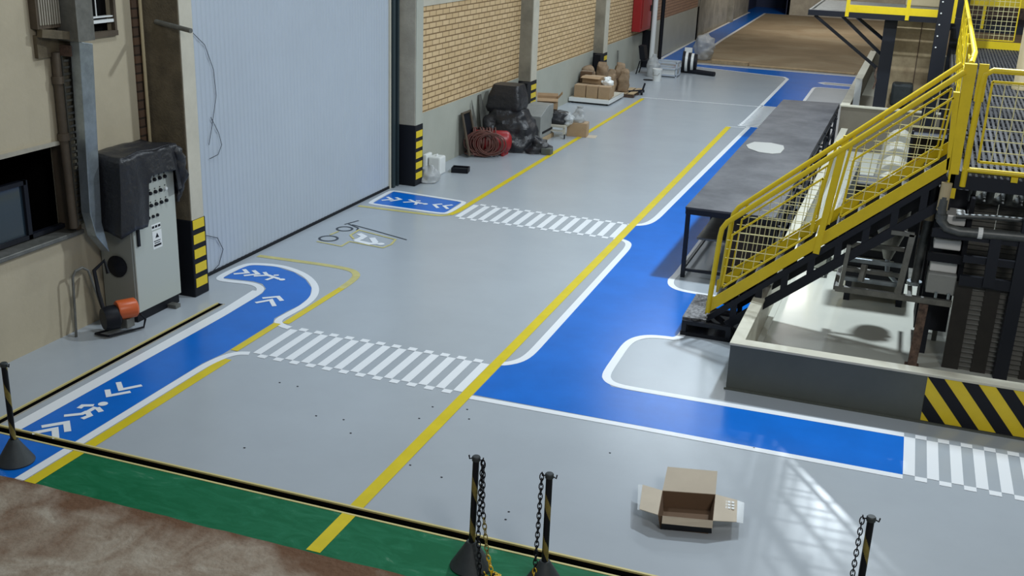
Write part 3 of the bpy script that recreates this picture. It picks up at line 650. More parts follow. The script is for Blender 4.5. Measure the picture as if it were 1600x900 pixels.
# red compressor tank
A = Vector((-8.52, 21.72, .31)); B = Vector((-7.8, 22.0, .30)); ax = (B-A).normalized(); L = (B-A).length
t = thing('air_tank', (-8.15, 21.86, 0), 'horizontal red air tank lying before the black covered machine', 'tank')
b = MB(); b.lathe([(.0, -.06), (.12, -.045), (.2, 0), (.235, .05), (.235, L-.06), (.2, L), (.12, L+.045), (0, L+.06)], A, 28, axis=ax); b.build('tank_body', M_red, t, smooth=True)
for f in (.12, .88):
    c = A+ax*L*f; MB().box(c.x-.03, c.x+.03, c.y-.16, c.y+.16, 0, .12).build('foot', M_red, t, bevel=.008)
c = B+ax*.06; MB().lathe([(.03, 0), (.03, .03), (.015, .05)], c, 10, axis=ax).build('plug', M_gsteel, t)
MB().tube([A+ax*.4+Vector((0, 0, .22)), A+ax*.4+Vector((0, 0, .34))], .02).build('valve', M_galv, t)
b = MB(); perp = ax.cross(Vector((0, 0, 1))).normalized()
perp0 = ax.cross(Vector((0, 0, 1))).normalized()
for k in range(13):
    f = .08+.035*k; c = A+ax*(L*f)+perp0*(.27+.008*k)+Vector((0, 0, .0)); rx = .24+.1*random.random(); rz = .2+.09*random.random(); tl = random.uniform(-.2, .2)
    pts = [c+ax*math.cos(2*PI*i/26)*rx+Vector((0, 0, 1))*math.sin(2*PI*i/26)*rz+perp0*(tl*.15*math.sin(2*PI*i/26)) for i in range(27)]
    b.tube([Vector((max(p.x, -8.72), p.y, max(p.z, .018))) for p in pts], .014, 6)
for k in range(11):
    f = .02+.055*k; r = .27+.03*random.random(); c = A+ax*(L*f)+Vector((0, 0, -.02*random.random())); tl = random.uniform(-.25, .25)
    pts = [c+(perp*math.cos(2*PI*i/26)*r+Vector((0, 0, 1))*(math.sin(2*PI*i/26)*r*(1.0 if math.sin(2*PI*i/26) > 0 else .98)))+ax*tl*r*math.sin(2*PI*i/26+1) for i in range(27)]
    pts = [Vector((max(p.x, -8.72), p.y, max(p.z, .02))) for p in pts]
    b.tube(pts, .015, 6)
pts = [A+Vector((.22*math.cos(.4*i)+.05, .35*math.sin(.4*i), .02-A.z+.004*i)) for i in range(18)]; b.tube(pts, .015, 6)
tag(b.build('hose_coil', M_hose, smooth=True), 'brown rubber hose coiled around the red air tank', 'hose')
# machine under black plastic
b = blob(rings_interp([(-8.03, 22.75, 0, .58, .5, .6), (-8.03, 22.75, .12, .6, .5, .6), (-8.06, 22.8, .5, .54, .44, .55), (-8.14, 22.85, .72, .5, .42, .6), (-8.15, 22.9, .86, .42, .36, .6), (-8.15, 22.9, .9, .15, .15, 1)], 6), 56, .11, 2, 5)
o = b.build('covered_machine', M_plastic, smooth=True); tag(o, 'lumpy machine wrapped in black plastic behind the red air tank', 'covered machine')
b = blob(rings_interp([(-8.22, 22.95, .8, .38, .33, .25), (-8.22, 22.95, .9, .41, .36, .25), (-8.2, 22.95, 1.15, .38, .34, .25), (-8.19, 22.95, 1.36, .31, .28, .25), (-8.19, 22.95, 1.4, .3, .26, .25)], 5), 48, .025, 5, 5)
tag(b.build('covered_box', M_plastic, smooth=True), 'box shape under smooth black plastic on top of the wrapped machine', 'covered box')
b = blob(rings_interp([(-7.35, 22.65, 0, .32, .3, .8), (-7.35, 22.65, .1, .34, .28, .8), (-7.4, 22.7, .25, .22, .2, .9), (-7.45, 22.72, .34, .05, .05, 1)], 5), 40, .12, 9, 7)
tag(b.build('plastic_sheet', M_plastic, smooth=True), 'crumpled black plastic heap on the floor right of the red tank', 'plastic sheet')
t = thing('battery_box', (-7.1, 22.5, 0), 'small dark olive box on the floor by the yellow line', 'box')
MB().box(-7.2, -6.98, 22.42, 22.62, 0, .14).build('case', M_basinside, t, bevel=.01); MB().box(-7.24, -7.2, 22.47, 22.56, .03, .1).build('terminal', M_whitebox, t)
# grey machine housing on timber
t = thing('machine_housing', (-7.85, 24.0, 0), 'grey sheet metal housing on a timber base beside the covered machine', 'machine')
b = MB(); b.prism([(-8.1, 23.55, .1), (-8.1, 24.5, .1), (-8.1, 24.5, .8), (-8.1, 24.1, .8), (-8.1, 23.55, .62)], (.5, 0, 0)); b.build('housing', M_housing, t, bevel=.01)
MB().box(-8.12, -7.58, 23.5, 24.55, 0, .1).build('timber_base', M_wood, t)
MB().box(-7.6, -7.59, 23.7, 24.4, .2, .25).build('seam', M_black, t)
# cart with wrapped bundle and open carton
t = thing('platform_cart', (-7.6, 24.6, 0), 'low grey wheeled cart carrying a black wrapped bundle', 'cart')
MB().box(-7.98, -7.25, 24.35, 25.0, .26, .32).build('deck', M_pale, t, bevel=.01)
for x in (-7.95, -7.28):
    for y in (24.4, 24.95):
        MB().bar((x, y, .27), (x, y, .1), .05).build('leg', M_pale, t)
        w_ = MB(); w_.lathe([(.05, -.015), (.055, 0), (.05, .015)], (x+.02, y-.02, .055), 16, axis=(1, .3, 0)); w_.build('wheel', M_black, t)
MB().box(-7.95, -7.3, 24.36, 24.4, .16, .2).build('rail', M_pale, t)
b = blob(rings_interp([(-7.6, 24.68, .325, .34, .26, .6), (-7.6, 24.68, .45, .37, .28, .6), (-7.6, 24.68, .56, .3, .22, .7), (-7.6, 24.68, .6, .1, .1, 1)], 5), 40, .08, 3, 7)
tag(b.build('wrapped_bundle', M_plastic, smooth=True), 'black plastic wrapped bundle on the low grey cart', 'bundle')
b = blob(rings_interp([(-7.25, 24.62, .325, .08, .16, .8), (-7.23, 24.62, .45, .1, .2, .8), (-7.27, 24.62, .58, .05, .1, .9)], 4), 24, .07, 8, 12)
tag(b.build('clear_wrap', M_clear, smooth=True), 'clear plastic wrap bunched at the end of the black bundle', 'plastic wrap')
t, Mx = carton('open_carton', -7.9, 24.95, .6, .5, .4, .26, .3, M_card, 'open brown carton with raised flaps on the black bundle before the pillar', open_=True)
flap(t, Mx, (-.25, -.2, .26), (.25, -.2, .26), (0, -.08, -.06)); flap(t, Mx, (.25, -.2, .26), (.25, .2, .26), (.1, 0, .12)); flap(t, Mx, (-.25, .2, .26), (-.25, -.2, .26), (-.04, 0, .14)); flap(t, Mx, (.25, .2, .26), (-.25, .2, .26), (0, .04, .06))
MB().box(-.24, .24, -.19, .19, -.27, -.005, M=Mx).build('crate_base', M_plastic, t)
t, Mx = carton('cardboard_box', -7.1, 24.95, 0, .48, .36, .33, .12, M_card, 'brown carton with a clear bag on top beside the yellow line', 'box')
flap(t, Mx, (.24, -.18, .005), (.24, .18, .005), (.22, 0, .0), M_cardpale)
b = blob(rings_interp([(-7.12, 24.95, .335, .17, .13, .8), (-7.12, 24.95, .42, .19, .15, .9), (-7.1, 24.95, .55, .13, .1, 1), (-7.08, 24.95, .66, .07, .05, 1), (-7.08, 24.95, .71, .09, .06, 1)], 5), 30, .06, 4, 11)
tag(b.build('clear_bag', M_wrap, smooth=True), 'clear plastic bag standing on the carton by the yellow line', 'bag')
# white pallet with cartons and sacks
def pallet_corners(): return None
t = thing('wheeled_pallet', (-8.2, 30.5, 0), 'white wheeled pallet loaded with cartons by the brick wall', 'pallet')
MB().box(-8.72, -7.55, 29.55, 31.2, .1, .16).build('deck', M_pale, t, bevel=.01)
MB().box(-8.72, -7.55, 29.52, 29.56, .05, .16).build('edge_board', M_whitebox, t); MB().box(-7.58, -7.54, 29.55, 31.2, .05, .16).build('edge_board', M_whitebox, t)
for x in (-8.65, -7.63):
    for y in (29.65, 31.1):
        w_ = MB(); w_.lathe([(.05, -.03), (.055, 0), (.05, .03)], (x, y, .05), 14, axis=(1, .2, 0)); w_.build('wheel', M_black, t)
for k, lab in enumerate(('left carton of the front row on the white pallet', 'middle carton of the front row on the white pallet', 'right carton of the front row on the white pallet')):
    carton('cardboard_box', -8.45+.35*k, 29.85, .16, .33, .4, .34, .02*k, M_card, lab, group='cartons on the white pallet')
t, Mx = carton('open_carton', -8.22, 30.3, .5, .58, .4, .2, -.1, M_card, 'flat carton with open flap lying on the front row of cartons', open_=False)
flap(t, Mx, (.29, -.2, .0), (.29, .2, .0), (.1, .0, .18)); flap(t, Mx, (-.29, -.2, .2), (.29, -.2, .2), (0, -.14, -.04))
MB().box(-8.5, -7.9, 30.1, 30.5, .16, .5).build('inner_box', M_cardin, t)
carton('cardboard_box', -8.52, 30.6, .16, .34, .4, .62, .1, M_cardin, 'tall dark carton at the wall side of the white pallet', group='cartons on the white pallet')
b = blob(rings_interp([(-7.78, 30.15, .5, .16, .13, .9), (-7.78, 30.15, .6, .17, .14, .9), (-7.8, 30.15, .72, .06, .05, 1)], 5), 26, .08, 6, 12); tag(b.build('white_bag', M_whitebox, smooth=True), 'crumpled white bag beside the open flat carton on the pallet', 'bag')
b = MB(); b.box(-7.95, -7.62, 29.95, 30.35, .16, .49); tag(b.build('cardboard_box', M_card, bevel=.01), 'low carton under the crumpled white bag on the pallet', 'box')
def sack(x, y, z, w, d, h, rz, tilt, lab, sd):
    ks = [(0, 0, 0, w*.42, d*.42, .6), (0, 0, .03, w*.5, d*.5, .55), (0, 0, h*.4, w*.52, d*.55, .6), (0, 0, h*.75, w*.46, d*.46, .6), (0, 0, h*.88, w*.42, d*.3, .7), (0, 0, h*.97, w*.36, d*.1, .8), (0, 0, h, w*.34, d*.05, .8)]
    b = blob(rings_interp(ks, 4), 28, .045, sd, 7)
    Mx = Matrix.Translation((x, y, z)) @ Matrix.Rotation(rz, 4, 'Z') @ Matrix.Rotation(tilt, 4, 'Y')
    b.v = [tuple(Mx @ Vector(v)) for v in b.v]
    o = b.build('paper_sack', M_sack, smooth=True); return tag(o, lab, 'sack', 'paper sacks by the brick wall')
t = thing('timber_pallet', (-7.8, 32.0, 0), 'low timber pallet under the paper sacks behind the white pallet', 'pallet')
for k in range(5): MB().box(-8.38+.23*k, -8.2+.23*k, 31.3, 32.6, .1, .12).build('board', M_wood, t)
for y in (31.35, 31.95, 32.5): MB().box(-8.38, -7.27, y, y+.08, 0, .1).build('bearer', M_rust, t)
sack(-8.0, 31.4, .12, .3, .24, .66, .1, 0, 'upright paper sack at the front right of the sack stack', 1)
sack(-7.68, 31.6, .12, .32, .26, .68, .2, .05, 'rightmost upright paper sack on the timber pallet', 2)
sack(-8.22, 31.15, .5, .34, .28, .5, -.1, 0, 'tall paper sack standing in the middle of the stack', 3)
sack(-8.5, 30.85, .5, .38, .28, .42, .3, -.25, 'leaning paper sack on the left of the stack', 4)
sack(-8.4, 30.6, .2, .4, .3, .5, .4, -.4, 'low slumped paper sack behind the flat carton', 5)
sack(-7.95, 32.1, .4, .34, .28, .5, .4, .1, 'rear paper sack in the shadow of the pillar', 6)
o = MB().box(-8.36, -7.9, 31.3, 32.4, .12, .5).build('cardboard_box', M_cardin, bevel=.01); tag(o, 'dark carton buried under the paper sacks', 'box')
t = thing('hand_dolly', (-7.3, 32, 0), 'small dark wheeled dolly end beside the paper sacks', 'dolly')
MB().bar((-7.7, 31.6, .1), (-7.15, 32.1, .12), .08).build('beam', M_steelblack, t); MB().lathe([(.07, -.03), (.07, .03)], (-7.2, 32.05, .07), 12, axis=(1, .3, 0)).build('wheel', M_black, t); MB().bar((-7.2, 32.1, .1), (-7.14, 32.15, .35), .04).build('handle', M_steelblack, t)
# ---------------------------------------------------------------- far wall group
t = thing('hose_cabinet', (-8.6, 37.4, 1.38), 'red fire hose cabinet hung on the wall before the far pillar', 'cabinet')
MB().box(-8.75, -8.45, 36.65, 38.2, 1.38, 3.2).build('case', M_red, t, bevel=.02); MB().box(-8.45, -8.43, 36.8, 38.1, 1.48, 3.1).build('door', M_red, t, bevel=.01); MB().box(-8.43, -8.4, 37.9, 37.98, 2.0, 2.2).build('handle', M_black, t)
b = MB(); b.tube([(-8.35, 38.3, 0.3), (-8.35, 38.3, 5)], .09, 12); tag(b.build('riser_pipe', M_whitebox, smooth=True), 'white riser pipe beside the red hose cabinet', 'pipe')
b = MB(); b.tube([(-8.15, 38.7, 0), (-8.15, 38.7, 5)], .07, 10); tag(b.build('riser_pipe', M_black, smooth=True), 'black riser pipe beside the white riser pipe', 'pipe')
t = thing('office_chair', (-8.5, 38.2, 0), 'black chair with slanted backrest standing below the red cabinet', 'chair')
cx, cy = -8.15, 36.7
MB().prism([(cx-.28, cy-.2, .95), (cx-.1, cy-.2, .95), (cx-.02, cy-.2, .52), (cx-.2, cy-.2, .5)], (0, .45, 0)).build('backrest', M_black, t)
MB().box(cx-.15, cx+.35, cy-.22, cy+.25, .44, .5).build('seat', M_black, t, bevel=.02)
for a, c in ((cx-.2, cy-.2), (cx+.32, cy-.2), (cx-.2, cy+.25), (cx+.32, cy+.25)): MB().tube([(a*.96+cx*.04, c, .45), (a-.1*(a < cx), c, 0)], .02, 8).build('leg', M_black, t)
t = thing('paint_bucket', (-7.46, 35.25, 0), 'white paint bucket on the floor at the far left', 'bucket')
MB().lathe([(0, 0), (.13, 0), (.16, .34), (.17, .36), (.17, .4), (0, .41)], (-7.46, 35.3, 0), 20).build('pail', M_whitebox, t, smooth=True)
MB().tube([(-7.62, 35.3, .36), (-7.55, 35.12, .2), (-7.4, 35.12, .2), (-7.3, 35.3, .36)], .008, 6).build('handle', M_gsteel, t)
b = MB(); b.disc((-7.75, 35.3), .16, .006); b.prism([(-7.75+.16*math.cos(k*.5236), 35.3+.16*math.sin(k*.5236), .006) for k in range(12)], (0, 0, .012)); tag(b.build('bucket_lid', M_black), 'dark lid lying on the floor beside the white bucket', 'lid')
b = blob(rings_interp([(-7.8, 36.2, 0, .2, .2, .8), (-7.8, 36.2, .4, .22, .2, .8), (-7.8, 36.2, .62, .12, .1, .9), (-7.8, 36.2, .75, .06, .05, 1)], 5), 26, .05, 11, 7); tag(b.build('clear_sack', M_wrap, smooth=True), 'tall translucent sack standing behind the white bucket', 'sack')
t = thing('wire_crate', (-7.3, 36.7, 0), 'pale blue wheeled crate frame left of the floor pipe', 'crate')
b = MB()
for x in (-7.75, -7.05):
    for y in (36.4, 37.0): b.bar((x, y, 0), (x, y, .5), .05)
for z in (.06, .28, .48):
    for y in (36.4, 37.0): b.bar((-7.75, y, z), (-7.05, y, z), .05)
    for x in (-7.75, -7.05): b.bar((x, 36.4, z), (x, 37.0, z), .05)
b.build('frame', M_door, t); MB().box(-7.7, -7.1, 36.45, 36.95, .08, .25).build('tray', M_whitebox, t)
t = thing('hose_reel', (-7.0, 37.9, 0), 'black and white striped reel at the end of the floor pipe', 'reel')
for k, (x, m_) in enumerate(((-7.1, M_black), (-7.0, M_whitebox), (-6.9, M_black), (-6.8, M_whitebox), (-6.7, M_black))):
    b = MB(); b.lathe([(.02, -.05), (.36-.02*k, -.045), (.36-.02*k, .045), (.02, .05)], (x, 37.9, .38), 22, axis=(1, .1, 0)); b.build('disc', m_, t, smooth=True)
MB().box(-7.1, -6.85, 37.85, 37.95, .7, .86).build('handle', M_whitebox, t)
b = MB(); b.lathe([(0, -.09), (.1, -.09), (.12, 0), (.1, .09), (0, .09)], (-7.35, 37.6, .13), 14, axis=(1, 0, 0)); tag(b.build('gas_valve', M_red, smooth=True), 'small red fitting left of the striped reel', 'fitting')
b = MB(); b.tube([(-7.2, 37.95, .09), (-5.95, 37.55, .07)], .085, 14); tag(b.build('floor_pipe', M_steelblack, smooth=True), 'thick dark pipe lying on the floor at the far end', 'pipe')
b = blob(rings_interp([(-7.15, 42.1, 0, .2, .2, .9), (-7.15, 42.1, .15, .3, .25, .9), (-7.15, 42.1, .5, .42, .35, .9), (-7.15, 42.1, .8, .3, .25, .9), (-7.15, 42.1, .95, .1, .1, 1)], 6), 36, .12, 12, 5)
tag(b.build('plastic_wrapped_load', M_wrap, smooth=True), 'rounded load in cloudy plastic on the far blue walkway', 'wrapped load')
b = MB(); b.box(-7.75, -7.45, 41.6, 41.8, 0, .1).box(-7.72, -7.5, 41.63, 41.78, .1, .13); tag(b.build('small_crate', M_whitebox), 'small white crate at the edge of the far walkway', 'crate')
b = MB(); b.box(-6.65, -5.3, 41.0, 41.25, 0, .14); tag(b.build('timber_plank', M_wood, bevel=.01), 'short pale timber plank lying at the edge of the dirt floor', 'plank')
b = MB(); b.box(-5.25, -1.5, 41.02, 41.3, 0, .05); tag(b.build('timber_plank', M_wood, bevel=.01), 'long thin timber board along the edge of the dirt floor', 'plank')
b = MB(); b.tube([(-8.6, 34.5, .02), (-8.5, 34.9, .03), (-8.66, 34.7, .5), (-8.68, 34.7, .95)], .03, 6); b.box(-8.74, -8.6, 34.5, 34.9, .0, .12); tag(b.build('wall_valve', M_gsteel), 'small grey pipe fitting low on the wall before the chair', 'fitting')
# ================================================================== LONG STEEL TABLE
t = thing('long_steel_table', (-1.95, 20.8, 0), 'very long dark plate topped steel table beside the blue walkway', 'table')
TX0, TX1, TXR, TY0, TY1, TZ = -2.64, -2.50, -1.3, 15.2, 26.4, 1.08
b = MB(); b.prism([(TX0, TY0, TZ-.03), (-1.36, TY0, TZ-.03), (-1.22, TY1+.2, TZ-.03), (TX1, TY1, TZ-.03)], (0, 0, .03)); b.build('table_top', M_plate, t); t_table = t
b = MB(); b.bar((TX0+.03, TY0+.03, TZ-.07), (TX1+.03, TY1-.03, TZ-.07), .06, .08).bar((TX0+.02, TY0+.04, TZ-.07), (-1.38, TY0+.04, TZ-.07), .06, .08).bar((-1.38, TY0, TZ-.07), (-1.24, TY1+.1, TZ-.07), .06, .08)
for k in range(5): yy = TY0+2.2*(k+1); b.bar((TX0+.1, yy, TZ-.07), (-1.3, yy, TZ-.07), .05, .07)
b.build('top_frame', M_steelblack, t)
for k in range(6):
    yy = TY0+.05+2.2*k; xa = TX0+.04+(TX1-TX0)*k/5.1; xb = -1.38+.14*k/5.1
    for x in (xa, xb): MB().box(x-.03, x+.03, yy-.03, yy+.03, 0, TZ-.1).build('leg', M_steelblack, t)
    MB().bar((xa, yy, .12), (xb, yy, .12), .04).build('cross_rail', M_steelblack, t)
MB().bar((TX0+.04, TY0+.05, .14), (TX1+.04, TY1-.1, .14), .04).build('long_rail', M_steelblack, t)
MB().bar((-1.38, TY0+.05, .14), (-1.24, TY1-.1, .14), .04).build('long_rail', M_steelblack, t)
MB().prism([(-2.5, 15.6, .5), (-2.05, 15.6, .5), (-2.05, 20, .5), (-2.45, 20, .5)], (0, 0, .03)).build('shelf', M_gsteel, t)
b = MB()
pp = [(-2.5, 20.3), (-2.42, 20.0), (-2.2, 19.75), (-1.95, 19.72), (-1.82, 19.85), (-1.8, 20.3), (-1.85, 20.6), (-2.1, 20.75), (-2.4, 20.68)]
b.prism([(x, y, TZ+.001) for x, y in pp], (0, 0, .008)); tag(b.build('pale_sheet', M_patch), 'pale grey rounded sheet lying on the long dark table', 'sheet')
o = MB().box(-2.02, -1.45, 15.4, 17.3, 0, .96).build('storage_crate', M_brown3, bevel=.01); tag(o, 'dark brown crate stored under the near end of the long table', 'crate')
# dark frames stacked between the table and the basin
b = MB()
for k in range(9):
    yy = 15.3+1.25*k; xx = -1.26+.015*k
    b.box(xx-.1, xx-.06, yy-.03, yy+.03, 0, 1.02); b.box(xx-.1, xx-.02, yy-.03, yy+.03, .9, .94)
b.bar((-1.34, 15.3, .97), (-1.22, 25.6, .97), .04).bar((-1.34, 15.3, .6), (-1.22, 25.6, .6), .04)
b.build('side_frame', M_steelblack, t_table)
# ================================================================== BASINS
BX0, BY0, BZ = -1.34, 11.43, .57
t = thing('containment_basin', (1.5, 18, 0), 'low white lined containment basin with dark grey front and hazard stripes', 'basin')
# outer walls follow X = -1.34 at Y 11.43 to X=-1.08 at Y 26.2
def xl(y): return -1.34+.26*(y-11.43)/14.8
b = MB()
b.prism([(BX0, BY0, .0), (5.6, BY0, 0), (5.6, BY0+.15, 0), (BX0, BY0+.15, 0)], (0, 0, BZ-.03)); b.build('front_wall', M_basinside, t)
b = MB(); b.prism([(xl(11.43)+.005, 11.58, 0), (xl(26.2)+.005, 26.2, 0), (xl(26.2)+.12, 26.2, 0), (xl(11.43)+.125, 11.58, 0)], (0, 0, BZ-.03)); b.build('side_wall', M_rim, t)
b = MB(); b.prism([(BX0-.012, BY0-.015, BZ-.03), (5.6, BY0-.015, BZ-.03), (5.6, BY0+.16, BZ-.03), (BX0+.14, BY0+.16, BZ-.03), (xl(26.2)+.14, 26.2, BZ-.03), (xl(26.2)-.012, 26.2, BZ-.03)], (0, 0, .03)); b.build('rim', M_rim, t, bevel=.006)
b = MB(); b.box(-1.22, 5.6, 11.58, 26.2, 0, .05); b.build('basin_floor', M_basin, t)
b = MB(); b.prism([(xl(11.5)+.126, 11.59, .05), (xl(26.2)+.122, 26.2, .05), (xl(26.2)+.2, 26.2, .05), (xl(11.5)+.2, 11.59, .05)], (0, 0, .04)); b.build('fillet', M_basin, t)
MB().box(BX0-.02, 5.6, BY0-.02, BY0, 0, .02).build('base_seal', M_basinside, t)
# hazard stripes
def clip(poly, x0):
    out = []
    for i in range(len(poly)):
        a, c = poly[i], poly[(i+1) % len(poly)]
        if a[0] >= x0: out.append(a)
        if (a[0] >= x0) != (c[0] >= x0): f = (x0-a[0])/(c[0]-a[0]); out.append((x0, a[1]+f*(c[1]-a[1])))
    return out
hz0 = .745; zb, zt = .03, .538
panel = MB().box(hz0, 5.6, BY0-.006, BY0+.001, zb, zt).build('hazard_panel', M_saf, t, label='black and yellow diagonal hazard stripes')
b = MB()
for k in range(-2, 15):
    xa = hz0+.0+.335*k; poly = clip([(xa, zt), (xa+.165, zt), (xa+.165+.42, zb), (xa+.42, zb)], hz0)
    if len(poly) > 2: b.prism([(x, BY0-.010, z) for x, z in poly], (0, .006, 0))
b.build('hazard_stripe', M_black, panel)
# raised white block inside, behind the stair
b = MB(); b.box(-.85, -.4, 16.4, 17.6, .05, .3); b.build('plinth', M_basin, t, bevel=.04)
# taller basin behind
t = thing('tall_basin', (0, 30, 0), 'taller taupe walled basin behind the long dark table', 'basin')
MB().box(-1.16, 1.6, 26.2, 26.35, 0, 1.07).build('front_wall', M_tallb, t)
b = MB(); b.prism([(-1.16, 26.35, 0), (-1.02, 26.35, 0), (-.86, 39.1, 0), (-1.0, 39.1, 0)], (0, 0, 1.07)); b.build('side_wall', M_tallb, t)
MB().box(-1.0, 1.6, 38.95, 39.1, 0, 1.07).build('rear_wall', M_tallb, t)
b = MB(); b.box(-1.18, 1.6, 26.18, 26.38, 1.07, 1.1).prism([(-1.18, 26.38, 1.07), (-.98, 26.38, 1.07), (-.82, 39.1, 1.07), (-1.02, 39.1, 1.07)], (0, 0, .03)); b.box(-1.0, 1.6, 38.93, 39.13, 1.07, 1.1); b.build('rim', M_rim, t)
MB().box(-1.0, 1.6, 26.35, 38.95, .3, .4).build('basin_floor', M_rim, t)
MB().box(-.95, -.8, 27.2, 27.3, .4, 1.6).build('clear_screen', M_clear, t)
# ================================================================== STAIR
NY0, NY1 = 13.1, 13.9
def sz(x): return .28+(x+1.86)*.835       # bottom edge line of the yellow stringer in plane Y 13.1
t = thing('steel_stair', (-1.8, 13.5, 0), 'yellow and black steel stair with mesh guards climbing to the walkway', 'stairs')
XT = .68
for yy, nm, zo in ((NY0, 'stringer', 0), (NY1, 'stringer', .04)):
    b = MB(); b.prism([(-1.9, yy, .245+zo), (XT, yy, sz(XT)+zo), (XT, yy, sz(XT)+.17+zo), (-1.9, yy, .42+zo)], (0, .012, 0)); b.build(nm, M_saf, t)
    b = MB(); b.bar((-1.88, yy+.02, .18), (XT, yy+.02, sz(XT)-.06), .05, .07); b.bar((-1.62, yy+.02, .14), (XT+.05, yy+.02, sz(XT)-.34), .05, .11)
    for k in range(8):
        x = -1.55+.29*k; b.bar((x, yy+.02, sz(x)-.05), (x, yy+.02, sz(x)-.34), .08, .04)
    b.build('truss', M_steelblack, t)
for k in range(11):
    x = -1.78+.225*k; z = sz(x)+.07
    tr = MB().box(x-.02, x+.23, NY0+.02, NY1-.01, z, z+.03).build('tread', M_black, t)
    b = MB(); b.box(x-.03, x-.01, NY0+.02, NY1-.01, z-.03, z+.035); b.build('nosing', M_whitebox if k in (4, 5) else M_steelblack, tr)  # two nosings coloured white to stand for bright highlights
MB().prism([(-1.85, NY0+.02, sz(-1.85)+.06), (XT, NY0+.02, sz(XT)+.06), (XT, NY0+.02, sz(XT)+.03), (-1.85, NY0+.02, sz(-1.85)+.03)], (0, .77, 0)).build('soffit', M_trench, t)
# bottom landing block
MB().box(-2.16, -1.5, 12.88, 13.95, 0, .05).build('base_plate', M_black, t)
b = MB()
for (x, y) in ((-2.12, 12.92), (-1.56, 12.92), (-2.12, 13.9), (-1.56, 13.9)): b.box(x-.03, x+.03, y-.03, y+.03, 0, .2)
b.bar((-2.14, 12.92, .17), (-1.53, 12.92, .17), .05).bar((-2.14, 13.9, .17), (-1.53, 13.9, .17), .05).bar((-2.13, 12.92, .17), (-2.13, 13.9, .17), .05)
b.build('landing_frame', M_steelblack, t)
MB().box(-2.16, -1.86, 12.95, 13.92, .19, .225).build('landing_tread', M_mottle, t, label='mottled grey tread plate')
# guards
GR = .033
def guard_stair(yy, x_off, m_s=1.0):
    x0, z0 = -1.87+x_off, .28; tx, tz = XT, 3.53
    P = [(x0, yy, z0), (x0+.06, yy, 1.3), (x0+.075, yy, 1.4), (x0+.13, yy, 1.49), (tx, yy, tz)]
    g_ = MB(); g_.tube(P, GR, 12); g = g_.build('handrail', M_saf, t, smooth=True)
    # mid post
    for (xa, za, xb, zb_) in ((-.64, 1.24, -.5, 2.56),):
        MB().bar((xa, yy, za), (xb, yy, zb_), .075, .04, up=(0, 1, 0)).build('post', M_saf, t)
        MB().bar((xa-.1, yy, za+.28), (xb-.1, yy, zb_-.08), .03).build('post', M_saf, t)
        MB().bar((xa+.1, yy, za+.38), (xb+.1, yy, zb_+.06), .03).build('post', M_saf, t)
    # mesh panels
    for (xa, xb) in ((-1.72, -.72), (-.42, .56)):
        zr = lambda x: (x-(-1.74))*.835+1.49   # rail
        lo = lambda x: sz(x)+.24; hi = lambda x: zr(x)-.17
        fr = MB(); C = [(xa, yy, lo(xa)), (xb, yy, lo(xb)), (xb+.05, yy, hi(xb)), (xa+.06, yy, hi(xa))]
        for i in range(4): fr.bar(C[i], C[(i+1) % 4], .022)
        fp = fr.build('mesh_frame', M_saf, t)
        ws = MB(); z = math.ceil(lo(xa)/.115)*.115
        while z < hi(xb):
            l = max(xa, (z-1.49+.17)/.835-1.74+.02); r = min(xb+.03, (z-.24-.28)/.835-1.86)
            if r > l+.02: ws.tube([(l, yy, z), (r, yy, z)], .0048, 5)
            z += .115
        x = xa+.1
        while x < xb: ws.tube([(x, yy, lo(x)), (x+.05, yy, hi(x))], .0048, 5); x += .125
        ws.build('wire_mesh', M_wire, fp)
guard_stair(NY0, 0); guard_stair(NY1, .02)
for x in (-1.6, -.9, -.1): MB().tube([(x, NY1, (x+1.74)*.835+1.49), (x-.02, NY1, (x+1.74)*.835+1.38)], .015).build('rail_stub', M_saf, t)
# ================================================================== ELEVATED WALKWAY
PZ = 2.42; PXL = .72; PXR = 3.2; PY0 = 13.1; PY1 = 28.2
def px(y): return PXL+.06+.021*(y-13.1)     # left edge drifts with the building
t = thing('elevated_walkway', (1.8, 20, 0), 'raised black steel walkway with grating deck and yellow guards', 'walkway')
b = MB(); x = PXL+.04
while x < PXR:
    b.bar((x, PY0+.02, PZ-.02), (x+.32, PY1, PZ-.02), .034, .04); x += .066
y = PY0+.1
while y < PY1: b.box(px(y), PXR+.3, y, y+.02, PZ-.03, PZ-.003); y += .42
b.build('grating', M_grate, t)
b = MB(); b.box(PXL, PXR+.5, PY0, PY0+.06, PZ-.2, PZ-.04); b.bar((PXL+.05, PY0, PZ-.12), (px(PY1), PY1, PZ-.12), .08, .16); b.bar((PXR, PY0, PZ-.12), (PXR+.3, PY1, PZ-.12), .08, .16)
for k in range(7): yy = PY0+2.4*(k+1); b.box(px(yy), PXR+.3, yy, yy+.06, PZ-.2, PZ-.05)
b.build('edge_beam', M_steelblack, t)
for (x, y, z0, w_) in ((1.62, 13.0, .05, .15), (.72, 13.5, .05, .14), (3.1, 13.1, .05, .14), (.86, 18.5, .05, .14), (3.2, 18.5, .05, .14), (1.0, 24, .05, .14), (3.2, 24, .05, .14)):
    MB().box(x-w_/2, x+w_/2, y-w_/2, y+w_/2, z0, PZ-.2).build('column', M_steelblack, t)
# lower rails across the front bay
for z, h_ in ((1.66, .1), (1.40, .08), (1.12, .12)):
    MB().box(.62 if z > 1.5 else 1.0, PXR+.4, 12.97, 13.03, z, z+h_).build('cross_beam', M_steelblack, t)
b = MB(); b.bar((1.31, 12.95, 1.15), (1.30, 12.95, 1.75), .12, .06, up=(0, 1, 0)); b.build('column', M_steelblack, t)
